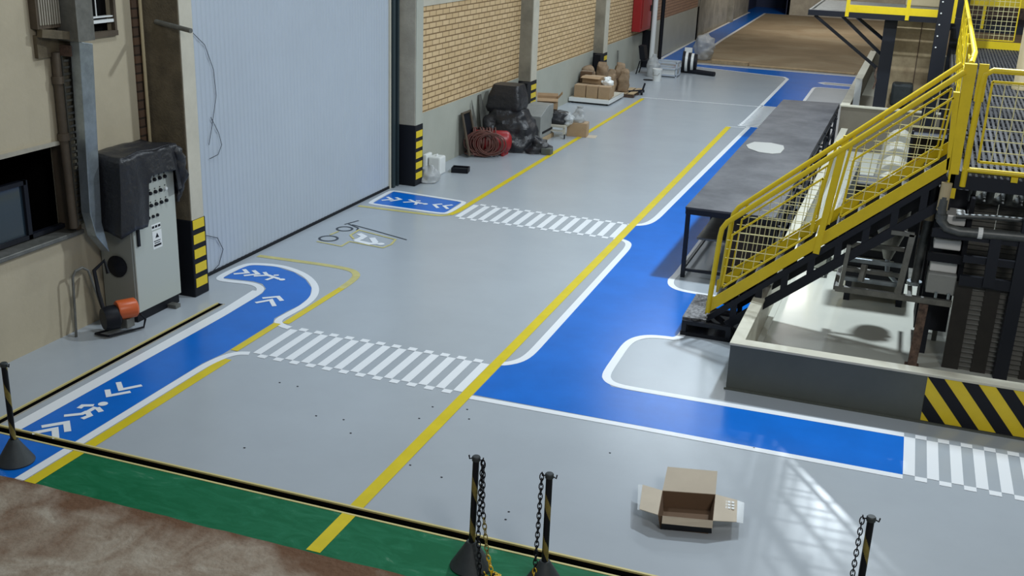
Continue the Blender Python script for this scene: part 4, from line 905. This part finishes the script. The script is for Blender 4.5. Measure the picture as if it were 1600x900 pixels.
# guard on the near edge
def mesh_panel(par, A, B, z0, z1, st=.125):
    A = Vector(A); B = Vector(B); L = (B-A).length; fr = MB()
    a0 = Vector((A.x, A.y, z0)); b0 = Vector((B.x, B.y, z0)); a1 = Vector((A.x, A.y, z1)); b1 = Vector((B.x, B.y, z1))
    for p, q in ((a0, b0), (b0, b1), (b1, a1), (a1, a0)): fr.bar(p, q, .025)
    f_ = fr.build('mesh_frame', M_saf, par); w_ = MB(); z = z0+st
    while z < z1: w_.tube([(A.x, A.y, z), (B.x, B.y, z)], .006, 5); z += st
    n = int(L/st)
    for k in range(1, n): p = A.lerp(B, k/n); w_.tube([(p.x, p.y, z0), (p.x, p.y, z1)], .006, 5)
    w_.build('wire_mesh', M_wire, f_)
gy = PY0
MB().tube([(.86, gy, 2.25), (.87, gy, 3.4), (.89, gy, 3.52), (.97, gy, 3.57), (3.4, gy, 3.57)], GR, 12).build('guard_rail', M_saf, t, smooth=True)
MB().tube([(.83, gy, PZ+.03), (3.4, gy, PZ+.03)], .03, 12).build('guard_rail', M_saf, t, smooth=True)
mesh_panel(t, (.98, gy, 0), (2.2, gy, 0), PZ+.13, 3.45)
mesh_panel(t, (2.35, gy, 0), (3.3, gy, 0), PZ+.13, 3.45)
MB().box(2.24, 2.31, gy-.02, gy+.02, PZ-.15, 3.57).build('post', M_saf, t)
MB().box(1.35, 1.42, gy-.03, gy+.03, PZ-.06, PZ).build('post_foot', M_saf, t)
# corner posts
MB().prism([(.70, gy, 2.1), (.80, gy, 2.1), (.80, gy, 3.62), (.67, gy, 3.62)], (0, .12, 0)).build('post', M_saf, t)
MB().prism([(.66, gy, PZ), (.70, gy, PZ), (.67, gy, 3.3), (.6, gy, 3.3)], (0, .1, 0)).build('post', M_saf, t)
MB().prism([(.82, gy-.01, 3.22), (.92, gy-.01, 3.22), (.92, gy-.01, 3.63), (.82, gy-.01, 3.63)], (0, .06, 0)).build('bracket_plate', M_saf, t)
MB().prism([(.84, gy, 2.3), (.89, gy, 2.3), (.91, gy, 3.5), (.87, gy, 3.5)], (0, .05, 0)).build('post', M_saf, t)
# guard along the left edge of the deck
A = Vector((px(14.6)+.0, 14.6, 0)); B = Vector((px(27.8)+.1, 27.8, 0))
MB().tube([(.80+.0, 14.3, 3.5), (.86, 15.0, 3.56), (B.x, B.y, 3.56)], .036, 12).build('guard_rail', M_saf, t, smooth=True)
MB().tube([(A.x, A.y, 3.1), (B.x, B.y, 3.1)], .02, 8).build('guard_rail', M_saf, t)
MB().bar((A.x-.02, A.y-1, PZ+.14), (B.x-.02, B.y, PZ+.14), .01, .28).build('toe_board', M_saf, t)
for k in range(9):
    p = A.lerp(B, k/8); MB().box(p.x-.03, p.x+.03, p.y-.03, p.y+.03, PZ-.1, 3.56).build('post', M_saf, t)
for k in range(8): mesh_panel(t, A.lerp(B, (k+.06)/8), A.lerp(B, (k+.94)/8), PZ+.2, 3.42, .15)
# far end guard
mesh_panel(t, (1.3, 28.2, 0), (2.4, 28.2, 0), PZ+.2, 3.6, .11)
MB().box(1.2, 2.6, 28.16, 28.2, PZ+.0, PZ+.17).build('toe_board', M_saf, t); MB().tube([(1.2, 28.2, 3.65), (2.6, 28.2, 3.65)], .035, 10).build('guard_rail', M_saf, t)
# upper landing on the left at z 3.2
t = thing('upper_platform', (-.7, 28, 0), 'higher platform on a black column with diagonal struts and yellow toe board', 'platform')
MB().box(-2.15, 1.1, 26.05, 26.2, 3.08, 3.2).build('edge_beam', M_steelblack, t)
b = MB(); b.box(-2.15, -2.05, 26.2, 30, 3.08, 3.2)
for k in range(26): b.box(-2.1, 1.0, 26.25+.145*k, 26.36+.145*k, 3.16, 3.2)
b.build('deck', M_gsteel, t)
MB().box(-.34-.14, -.34+.14, 26.4, 26.62, .4, 3.08).build('column', M_steelblack, t)
for k, (dy) in enumerate((0, 1.5, 3.0)):
    MB().bar(((-2.0, -1.4, -1.1)[k], 26.15+dy*.1, 3.08), (-.47, 26.45+dy*.1, (1.95, 2.28, 2.6)[k]), .05, .07).build('strut', M_steelblack, t)
    if k: MB().box(-.45, -.3, 26.4+dy, 26.55+dy, .4, 3.08).build('column', M_steelblack, t)
MB().box(-1.3, .95, 26.07, 26.1, 3.2, 3.36).build('toe_board', M_saf, t)
for x in (-1.3, -.02, .93): MB().box(x-.04, x+.04, 26.04, 26.1, 3.1, 4.3).build('post', M_saf, t)
for z in (3.75, 4.3): MB().tube([(-1.3, 26.07, z), (.95, 26.07, z)], .03, 10).build('guard_rail', M_saf, t)
b = MB(); b.tube([(-.5, 26.38, 2.0), (-.52, 26.36, 1.8), (-.48, 26.36, 1.7), (-.52, 26.36, 1.5)], .02, 8); b.build('chain_hook', M_rust, t)
# tall black columns
for (x, y, w_, lab) in ((.62, 21.5, .24, 'tall black steel column just behind the stair top'), (1.12, 27.2, .3, 'tall black steel column farther back on the walkway')):
    t = thing('steel_column', (x, y, 0), lab, 'column')
    b = MB(); z_ = .05 if x < 1 else .4; b.box(x-w_/2, x+w_/2, y-.12, y-.1, z_, HW).box(x-w_/2, x+w_/2, y+.1, y+.12, z_, HW).box(x-.02, x+.02, y-.1, y+.1, z_, HW); b.build('flange', M_steelblack, t)
    if x < 1:
        b = MB()
        for k in range(9): b.lathe([(.014, 0), (.014, .02), (0, .025)], (x-.07, y-.12, 3.0+.2*k), 8, axis=(0, -1, 0))
        b.build('bolt', M_whitebox, t)
# beige tank and pipes
t = thing('beige_tank', (.3, 28.2, 0), 'large stained beige tank behind the raised walkway column', 'tank')
MB().box(-.28, .95, 27.6, 31, .4, 3.05).build('tank_body', M_tank, t, bevel=.02)
MB().box(-.3, .97, 27.55, 27.6, 3.02, 3.1).build('tank_lip', M_steelblack, t); MB().box(-.1, 1.0, 29.5, 31, 3.2, 5).build('tank_top', M_beige, t, bevel=.03)
MB().box(.33, .35, 27.58, 27.6, .5, 3.0).build('seam', M_rust, t)
t = thing('rubber_coupling', (.0, 26.9, 1.4), 'black motor cover in front of the beige tank', 'motor')
MB().box(-.12, .35, 26.7, 27.2, 1.1, 1.62).build('cover', M_cone, t, bevel=.06); MB().box(.0, .3, 26.72, 27.1, .4, 1.1).build('support', M_steelblack, t)
for (x, y, r, z0, lab) in ((2.05, 21.0, .14, PZ, 'slim beige vertical pipe on the raised walkway'), (2.3, 20.5, .17, PZ, 'thick beige vertical pipe at the right edge of the walkway')):
    b = MB(); b.lathe([(r*1.15, 0), (r*1.15, .06), (r, .1), (r, 4)], (x, y, z0), 20); tag(b.build('vertical_pipe', M_beige, smooth=True), lab, 'pipe')
# upper rear deck with yellow guard and dark backing
t = thing('rear_deck', (2.5, 33, 0), 'farther raised deck with yellow mesh guard behind the walkway', 'deck')
MB().box(1.0, 5, 33, 37, 2.4, 2.6).build('deck', M_steelblack, t)
MB().box(1.5, 3.2, 32.96, 33.0, 3.1, 3.4).build('toe_board', M_saf, t); mesh_panel(t, (1.6, 32.98, 0), (3.1, 32.98, 0), 3.45, 4.4, .15)
MB().box(1.9, 1.98, 32.94, 33, 2.5, 4.5).build('post', M_saf, t)
MB().box(1.3, 5, 36, 36.2, 2.6, 5).build('back_panel', M_rust, t)
# ================================================================== PIPES AND MACHINERY UNDER THE WALKWAY
t = thing('grey_pipe_run', (.8, 12.9, 1.8), 'thick grey pipe with elbow running along the front of the raised walkway', 'pipe')
b = MB(); b.tube([(.69, 12.98, 2.28), (.68, 12.95, 2.0), (.69, 12.95, 1.87), (.76, 12.95, 1.79), (.9, 12.95, 1.76), (3.3, 12.95, 1.84)], .055, 14); b.build('pipe', M_pipe, t, smooth=True)
MB().lathe([(.066, 0), (.066, .05)], (1.1, 12.95, 1.77), 14, axis=(1, 0, 0)).build('label_band', M_whitebox, t); MB().lathe([(.066, 0), (.066, .06)], (.69, 12.95, 1.88), 14).build('coupling', M_pipe, t)
MB().tube([(.68, 12.96, 1.98), (.69, 12.98, 2.3)], .06, 14).build('upper_pipe', M_beige, t)
b = MB(); b.tube([(.85, 13.1, 1.9), (1.2, 13.1, 1.93), (3.3, 13.1, 1.99)], .03, 10); tag(b.build('thin_pipe', M_pipe, smooth=True), 'thin grey pipe just above the thick pipe run', 'pipe')
for k in range(4):
    x = 1.0+.2*k
    b = MB(); b.tube([(x, 13.4, 2.2), (x, 13.45, 2.05), (x+.1, 13.7, 1.98), (x+.3, 14.5, 1.95)], .045, 10); tag(b.build('elbow_pipe', M_pipe, smooth=True), 'short grey elbow pipe hanging under the grating behind the front beam', 'pipe', 'elbow pipes under the grating')
# slatted grey panels behind the frame
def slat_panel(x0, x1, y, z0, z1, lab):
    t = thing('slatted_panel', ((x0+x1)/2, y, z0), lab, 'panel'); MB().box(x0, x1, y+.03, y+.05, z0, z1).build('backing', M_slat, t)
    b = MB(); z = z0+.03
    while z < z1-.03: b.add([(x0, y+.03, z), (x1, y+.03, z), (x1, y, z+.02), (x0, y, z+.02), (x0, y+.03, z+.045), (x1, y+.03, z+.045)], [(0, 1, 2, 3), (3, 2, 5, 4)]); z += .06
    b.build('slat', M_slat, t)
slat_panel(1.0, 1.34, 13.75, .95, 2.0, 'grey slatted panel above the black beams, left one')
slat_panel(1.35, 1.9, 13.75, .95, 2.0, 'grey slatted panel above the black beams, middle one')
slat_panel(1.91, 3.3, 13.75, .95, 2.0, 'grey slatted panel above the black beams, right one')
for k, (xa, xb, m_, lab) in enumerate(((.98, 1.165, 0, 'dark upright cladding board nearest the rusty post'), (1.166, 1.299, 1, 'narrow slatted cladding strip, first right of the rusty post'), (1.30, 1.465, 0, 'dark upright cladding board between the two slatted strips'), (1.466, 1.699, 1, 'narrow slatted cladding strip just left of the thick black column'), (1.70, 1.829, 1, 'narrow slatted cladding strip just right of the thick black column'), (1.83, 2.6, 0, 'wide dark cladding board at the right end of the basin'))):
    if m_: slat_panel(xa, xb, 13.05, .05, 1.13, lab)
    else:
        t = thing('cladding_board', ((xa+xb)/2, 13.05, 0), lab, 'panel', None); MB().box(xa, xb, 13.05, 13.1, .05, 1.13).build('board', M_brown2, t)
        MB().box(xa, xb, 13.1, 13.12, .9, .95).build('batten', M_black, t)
# white/grey cabinet stack
t = thing('pump_cabinet', (.8, 13.6, .9), 'grey box unit with white shelves behind black bars beside the rusty post', 'machine')
MB().box(.66, .98, 13.1, 13.6, .94, 1.18).build('grey_box', M_housing, t, bevel=.012)
for k, z in enumerate((1.18, 1.46, 1.76)): MB().box(.67, .97, 13.2, 13.6, z, z+.12).build('white_shelf', M_whitebox, t, bevel=.015)
for z in (1.33, 1.62): MB().box(.62, 1.02, 13.1, 13.16, z, z+.1).build('black_bar', M_black, t)
MB().box(.62, 1.0, 13.62, 14.3, .3, 2.1).build('black_back', M_steelblack, t)
MB().box(.985, 1.04, 13.2, 13.7, .9, 2.1).build('side_panel', M_black, t)
for x in (.78, .92):
    MB().lathe([(.016, 0), (.016, .07)], (x, 13.07, .9), 10).build('bolt', M_galv, t)
t = thing('motor_block', (.1, 15.2, .3), 'black motor block in the shade behind the grey support frame', 'motor')
MB().box(-.34, .56, 15.0, 15.6, .42, 1.75).build('housing', M_black, t, bevel=.03)
b = MB()
for z in (.55, .7, .85, 1.0, 1.15): b.box(-.33, .3, 14.97, 15.0, z, z+.03)
b.build('fin', M_gsteel, t)
for x in (-.25, .45): MB().box(x-.04, x+.04, 15.1, 15.5, .05, .42).build('foot', M_steelblack, t)
# steel frame over the basin
t = thing('support_skid', (.3, 13.6, .9), 'grey steel support frame standing over the white basin beneath the stair', 'frame')
Y0 = 13.1
b = MB(); b.bar((-.36, Y0, .84), (.97, Y0, .84), .06, .07); b.bar((-.3, Y0, .86), (-.27, Y0, 1.4), .05, .05); b.bar((-.3, Y0+.9, .92), (-.27, Y0+.9, 1.5), .05, .05); b.bar((.36, Y0, .86), (.42, Y0, 1.62), .07, .05); b.bar((.18, Y0, 1.62), (.44, Y0, 1.62), .05, .05)
b.bar((-.36, Y0, .84), (-.36, Y0+.9, .84), .05); b.bar((.5, Y0, .84), (.5, Y0+1.2, .84), .05)
b.build('frame', M_gsteel, t)
for k, (dy, z) in enumerate(((.2, .92), (.4, .98), (.6, 1.05), (.9, 1.18))): MB().bar((-.3, Y0+dy, z), (.38, Y0+dy, z), .045, .05).build('cross_bar', M_gsteel if k % 2 else M_galv, t)
for x in (.9,):
    MB().box(x-.03, x+.03, Y0+.85, Y0+.91, .05, .9).build('leg', M_gsteel, t)
MB().bar((-.08, Y0+.05, .95), (-.06, Y0+.1, 1.15), .06).build('upright', M_gsteel, t)
t = thing('rusty_post', (.64, 12.85, 0), 'rusty steel post standing in the white basin', 'post')
MB().prism([(.59, 12.86, .05), (.69, 12.86, .05), (.72, 13.05, .8), (.62, 13.05, .8)], (0, .1, 0)).build('post', M_rust, t); MB().box(.56, .72, 12.82, 13.0, .05, .07).build('base_plate', M_rust, t)
t = thing('process_vessel', (.25, 14.2, 1.3), 'grey cone bottomed vessel hanging behind the stair truss', 'vessel')
MB().lathe([(.05, .95), (.1, 1.1), (.19, 1.35), (.2, 1.9), (.1, 1.95)], (.2, 14.3, 0), 24).build('vessel', M_gsteel, t, smooth=True)
MB().tube([(.2, 14.3, .97), (.22, 14.2, .8), (.38, 14.0, .7)], .03).build('outlet_pipe', M_galv, t)
t = thing('column_pipe', (.52, 13.5, 1), 'dark vertical pipe with pale collar left of the grey box unit', 'pipe')
MB().tube([(.54, 13.5, .9), (.58, 13.5, 1.75)], .05, 14).build('pipe', M_pipe, t, smooth=True); MB().lathe([(.06, 0), (.06, .09)], (.58, 13.5, 1.72), 14).build('collar', M_beige, t); MB().tube([(.58, 13.5, 1.8), (.58, 13.5, 2.2)], .055, 14).build('upper_pipe', M_steelblack, t)
MB().lathe([(.09, 0), (.09, .04)], (.54, 13.5, .9), 14).build('flange', M_galv, t)
t = thing('equipment_rack', (.5, 17, 0), 'dark cluttered equipment rack behind the top of the stair with a pale box', 'rack')
MB().box(.3, .82, 17.3, 17.35, .05, 2.2).build('back_panel', M_brown3, t)
b = MB()
for z in (.6, 1.1, 1.6, 2.1): b.box(.3, .82, 16.9, 17.3, z, z+.03)
for x in (.3, .79): b.box(x, x+.03, 16.9, 16.93, .05, 2.2)
b.build('shelf_frame', M_steelblack, t)
o = MB().box(.58, .78, 16.95, 17.2, 1.63, 1.85).build('control_box', M_rim, bevel=.01); tag(o, 'small pale box on the dark rack behind the stair top', 'box')
o = MB().box(.36, .5, 16.95, 17.2, 1.63, 1.78).build('red_can', M_red, bevel=.03); tag(o, 'small dark red container on the dark rack behind the stair top', 'container')
# row of white arched covers seen through the stair mesh
for k in range(6):
    yy = 15.6+1.5*k; xx = -.28+.03*k
    b = MB(); n = 14; pf = [(xx+.0+.34*math.cos(PI*i/n)+.34, .95*math.sin(PI*i/n)*.55+.55) for i in range(n+1)]
    b.prism([(x, yy, z) for x, z in pf] + [(pf[-1][0], yy, .05), (pf[0][0], yy, .05)], (0, .75, 0))
    tag(b.build('pump_cover', M_cover, bevel=.02), 'pale arched machine cover seen through the stair mesh, %s' % ('nearest of the row', 'second of the row', 'third of the row', 'fourth of the row', 'fifth of the row', 'farthest of the row')[k], 'machine cover', 'arched machine covers behind the stair')
t = thing('ribbed_screen', (-.5, 18, 0), 'dark ribbed screen standing left of the arched covers', 'screen')
b = MB()
for k in range(26): b.box(-.62+.006*k, -.58+.006*k, 16+.2*k, 16.08+.2*k, .05, .95)
b.build('rib', M_pipe, t); MB().bar((-.6, 16, .95), (-.44, 21.2, .95), .05).build('top_rail', M_gsteel, t)
# ================================================================== STANCHIONS AND CHAINS
def stanchion(bx, by, lab, tx=0, ty=0):
    t = thing('chain_post', (bx, by, 0), lab, 'post', 'black and yellow chain posts')
    b = MB(); b.lathe([(.0, 0), (.165, 0), (.17, .015), (.16, .03), (.06, .2), (.04, .235), (0, .235)], (bx, by, 0), 28); b.build('cone_base', M_cone, t, smooth=True)
    # post with spiral stripe
    pb = MB(); N = 110; n = 28; r = .026; vs = []; z0, z1 = .2, .975
    for i in range(N+1):
        z = z0+(z1-z0)*i/N
        for k in range(n): a = 2*PI*k/n; vs.append((bx+tx*z+r*math.cos(a), by+ty*z+r*math.sin(a), z))
    o_ = len(pb.v); pb.v += vs
    for i in range(N):
        for k in range(n):
            pb.f.append((i*n+k, i*n+(k+1) % n, (i+1)*n+(k+1) % n, (i+1)*n+k)); ph = (i/N*2.1+k/n) % 1.0; pb.m.append(1 if ph < .34 else 0)
    pb.build('pole', [M_black, M_wornyel], t, smooth=True)
    b = MB(); c = (bx+tx, by+ty, .965); b.lathe([(.033, 0), (.034, .03), (.028, .038), (0, .04)], c, 16)
    b.build('cap', M_cone, t, smooth=True)
    for sgn in (-1, 1): MB().tube([(c[0]+sgn*.03, c[1], .98), (c[0]+sgn*.055, c[1], .97), (c[0]+sgn*.06, c[1], 1.0)], .006, 6).build('hook', M_black, t)
M_wornyel = mat('worn_yellow_stripe', (.25, .2, .05), .5, vary=.4, vscale=20)
stanchion(-7.235, 6.96, 'chain post with cone base standing on the blue paint at far left')
stanchion(-2.69, 7.03, 'chain post with cone base on the green strip, left of the pair', .02)
stanchion(-2.06, 7.0, 'chain post at the bottom edge, right of the pair joined by chain')
stanchion(.27, 7.33, 'chain post near the lower right, alone on the grey floor')
def chain(pts, name, lab, colf):
    pts = [Vector(p) for p in pts]; seg = []
    for a, c in zip(pts, pts[1:]):
        n = max(1, int((c-a).length/.04)); seg += [a.lerp(c, i/n) for i in range(n)]
    seg.append(pts[-1]); b = MB()
    for i in range(len(seg)-1):
        c = (seg[i]+seg[i+1])/2; d = (seg[i+1]-seg[i]).normalized(); u = Vector((0, 0, 1)) if abs(d.z) < .8 else Vector((1, 0, 0))
        a1 = d.cross(u).normalized(); a2 = d.cross(a1).normalized(); s_ = a1 if i % 2 else a2
        lp = [c+d*math.cos(2*PI*k/10)*.031+s_*math.sin(2*PI*k/10)*.016 for k in range(11)]
        b.tube(lp, .0048, 5, mi=colf(i, len(seg)), cap=False)
    o = b.build(name, [M_black, M_chainy, M_wornyel], smooth=True); return tag(o, lab, 'chain')
bf = lambda i, n: 0
chain([(-2.61, 7.02, .98), (-2.61, 6.98, .7), (-2.6, 6.94, .35), (-2.56, 6.9, .04), (-2.5, 6.88, .015), (-2.42, 6.9, .015)], 'chain', 'black chain hanging down the left chain post of the pair', bf)
chain([(-2.605, 7.02, .97), (-2.58, 6.97, .6), (-2.52, 6.93, .25), (-2.46, 6.92, .03)], 'chain', 'chain beside the left post turning from black to yellow', lambda i, n: 0 if i < n*.45 else (2 if i < n*.75 else 1))
chain([(-2.12, 7.0, .98), (-2.115, 6.95, .5), (-2.12, 6.93, .1), (-2.2, 6.95, .02), (-2.32, 6.95, .02), (-2.42, 6.93, .02)], 'chain', 'chain hanging down the right post of the pair and trailing yellow to the left', lambda i, n: 0 if i < n*.68 else 1)
chain([(.21, 7.32, .98), (.205, 7.28, .6), (.2, 7.26, .2), (.12, 7.24, .015), (0, 7.2, .015)], 'chain', 'black chain hanging down the lone post at lower right', bf)
b = MB(); random.seed(3)
for k in range(60):
    c = Vector((-2.42+random.gauss(0, .05), 6.88+random.gauss(0, .045), .012+abs(random.gauss(0, .018)))); d = Vector((random.gauss(0, 1), random.gauss(0, 1), random.gauss(0, .35))).normalized(); s_ = d.cross(Vector((random.random(), random.random(), 1))).normalized()
    lp = [c+d*math.cos(2*PI*q_/10)*.031+s_*math.sin(2*PI*q_/10)*.016 for q_ in range(11)]
    lp = [Vector((p.x, p.y, max(p.z, .006))) for p in lp]
    b.tube(lp, .0048, 5, mi=1 if c.x+c.y*.3 > -.36+.0 or k % 3 == 0 else 0, cap=False)
tag(b.build('chain_heap', [M_black, M_chainy], smooth=True), 'small heap of yellow and black plastic chain between the pair of posts', 'chain', kind='stuff')
# ================================================================== OPEN CARTON IN THE FOREGROUND
bz = .15
c4 = [fl(1028, 805, bz), fl(1114, 814, bz), fl(1118, 773, bz), fl(1035, 767, bz)]
ctr_ = sum(c4, Vector())/4
t = thing('open_carton', ((c4[0].x+c4[2].x)/2, (c4[0].y+c4[2].y)/2, 0), 'open cardboard box with four spread flaps alone on the grey floor', 'box')
def down(p): return Vector((p.x, p.y, 0.004))+(Vector((ctr_.x, ctr_.y, 0))-Vector((p.x, p.y, 0)))*.12
ins = lambda p, c, k=.006: p+(c-p).normalized()*k
ctr = sum(c4, Vector())/4
b = MB()
for i in range(4):
    p, q_ = c4[i], c4[(i+1) % 4]; pi, qi = ins(p, ctr), ins(q_, ctr)
    b.add([p, q_, qi, pi, down(p), down(q_), down(qi), down(pi)], [(0, 1, 2, 3), (4, 7, 6, 5), (0, 4, 5, 1), (3, 2, 6, 7), (0, 3, 7, 4), (1, 5, 6, 2)])
b.add([down(p)+Vector((0, 0, .004)) for p in c4], [(0, 1, 2, 3)])
b.build('box_body', M_cardin, t)
def fq(name, pts, m_, lab=None, th=.005):
    return MB().prism(pts, (0, 0, th)).build(name, m_, t, label=lab)
fq('flap', [c4[3], c4[2], fl(1121, 737, bz+.1), fl(1043, 730, bz+.1)], M_cardpale)
f2 = fq('flap', [c4[0], c4[3], fl(1004, 758, bz-.02), fl(999, 796, bz-.02)], M_cardpale)
f3 = fq('flap', [c4[1], c4[2], fl(1152, 782, bz-.03), fl(1151, 816, bz-.03)], M_cardpale)
f4 = fq('flap', [c4[0]+Vector((.04, 0, 0)), c4[1], fl(1113, 826, bz-.06), fl(1034, 818, bz-.05)], M_cardpale)
MB().prism([fl(1034, 818, .095), fl(1112, 825, .095), fl(1112, 833, .012), fl(1033, 826, .012)], (0, -.004, 0)).build('tape', M_black, f4, label='black tape and shaded front face')  # black strip paints the shade of the front face along with its tape
MB().prism([fl(1152, 782, bz-.028), fl(1163, 786, bz-.04), fl(1161, 818, bz-.04), fl(1150, 816, bz-.028)], (0, 0, .003)).build('tape', M_clear, f3)
MB().prism([fl(1004, 758, bz-.018), fl(997, 757, bz-.03), fl(996, 797, bz-.03), fl(1000, 797, bz-.018)], (0, 0, .003)).build('tape', M_clear, f2)
b = MB()
for r in range(3):
    for c in range(4): x0 = 1125+6*c; y0 = 781+4.5*r+c*.8; z_ = bz-.012; b.prism([fl(x0, y0, z_), fl(x0+4.5, y0+.5, z_), fl(x0+4.3, y0+3.6, z_), fl(x0, y0+3, z_)], (0, 0, .002))
b.build('label', M_whitebox, f3)
# tiny debris specks on the epoxy
random.seed(5); b = MB()
for (x, y) in ((437,598),(465,604),(537,656),(548,677),(641,727),(676,636),(655,654),(733,655),(690,746),(795,800),(790,812),(1178,700),(953,708),(730,640),(494,650),(382,700)):
    p = fl(x, y); b.box(p.x-.009, p.x+.009, p.y-.006, p.y+.006, 0, .005)
tag(b.build('debris_specks', M_black), 'tiny dark specks of debris scattered over the grey floor', 'debris', kind='stuff')
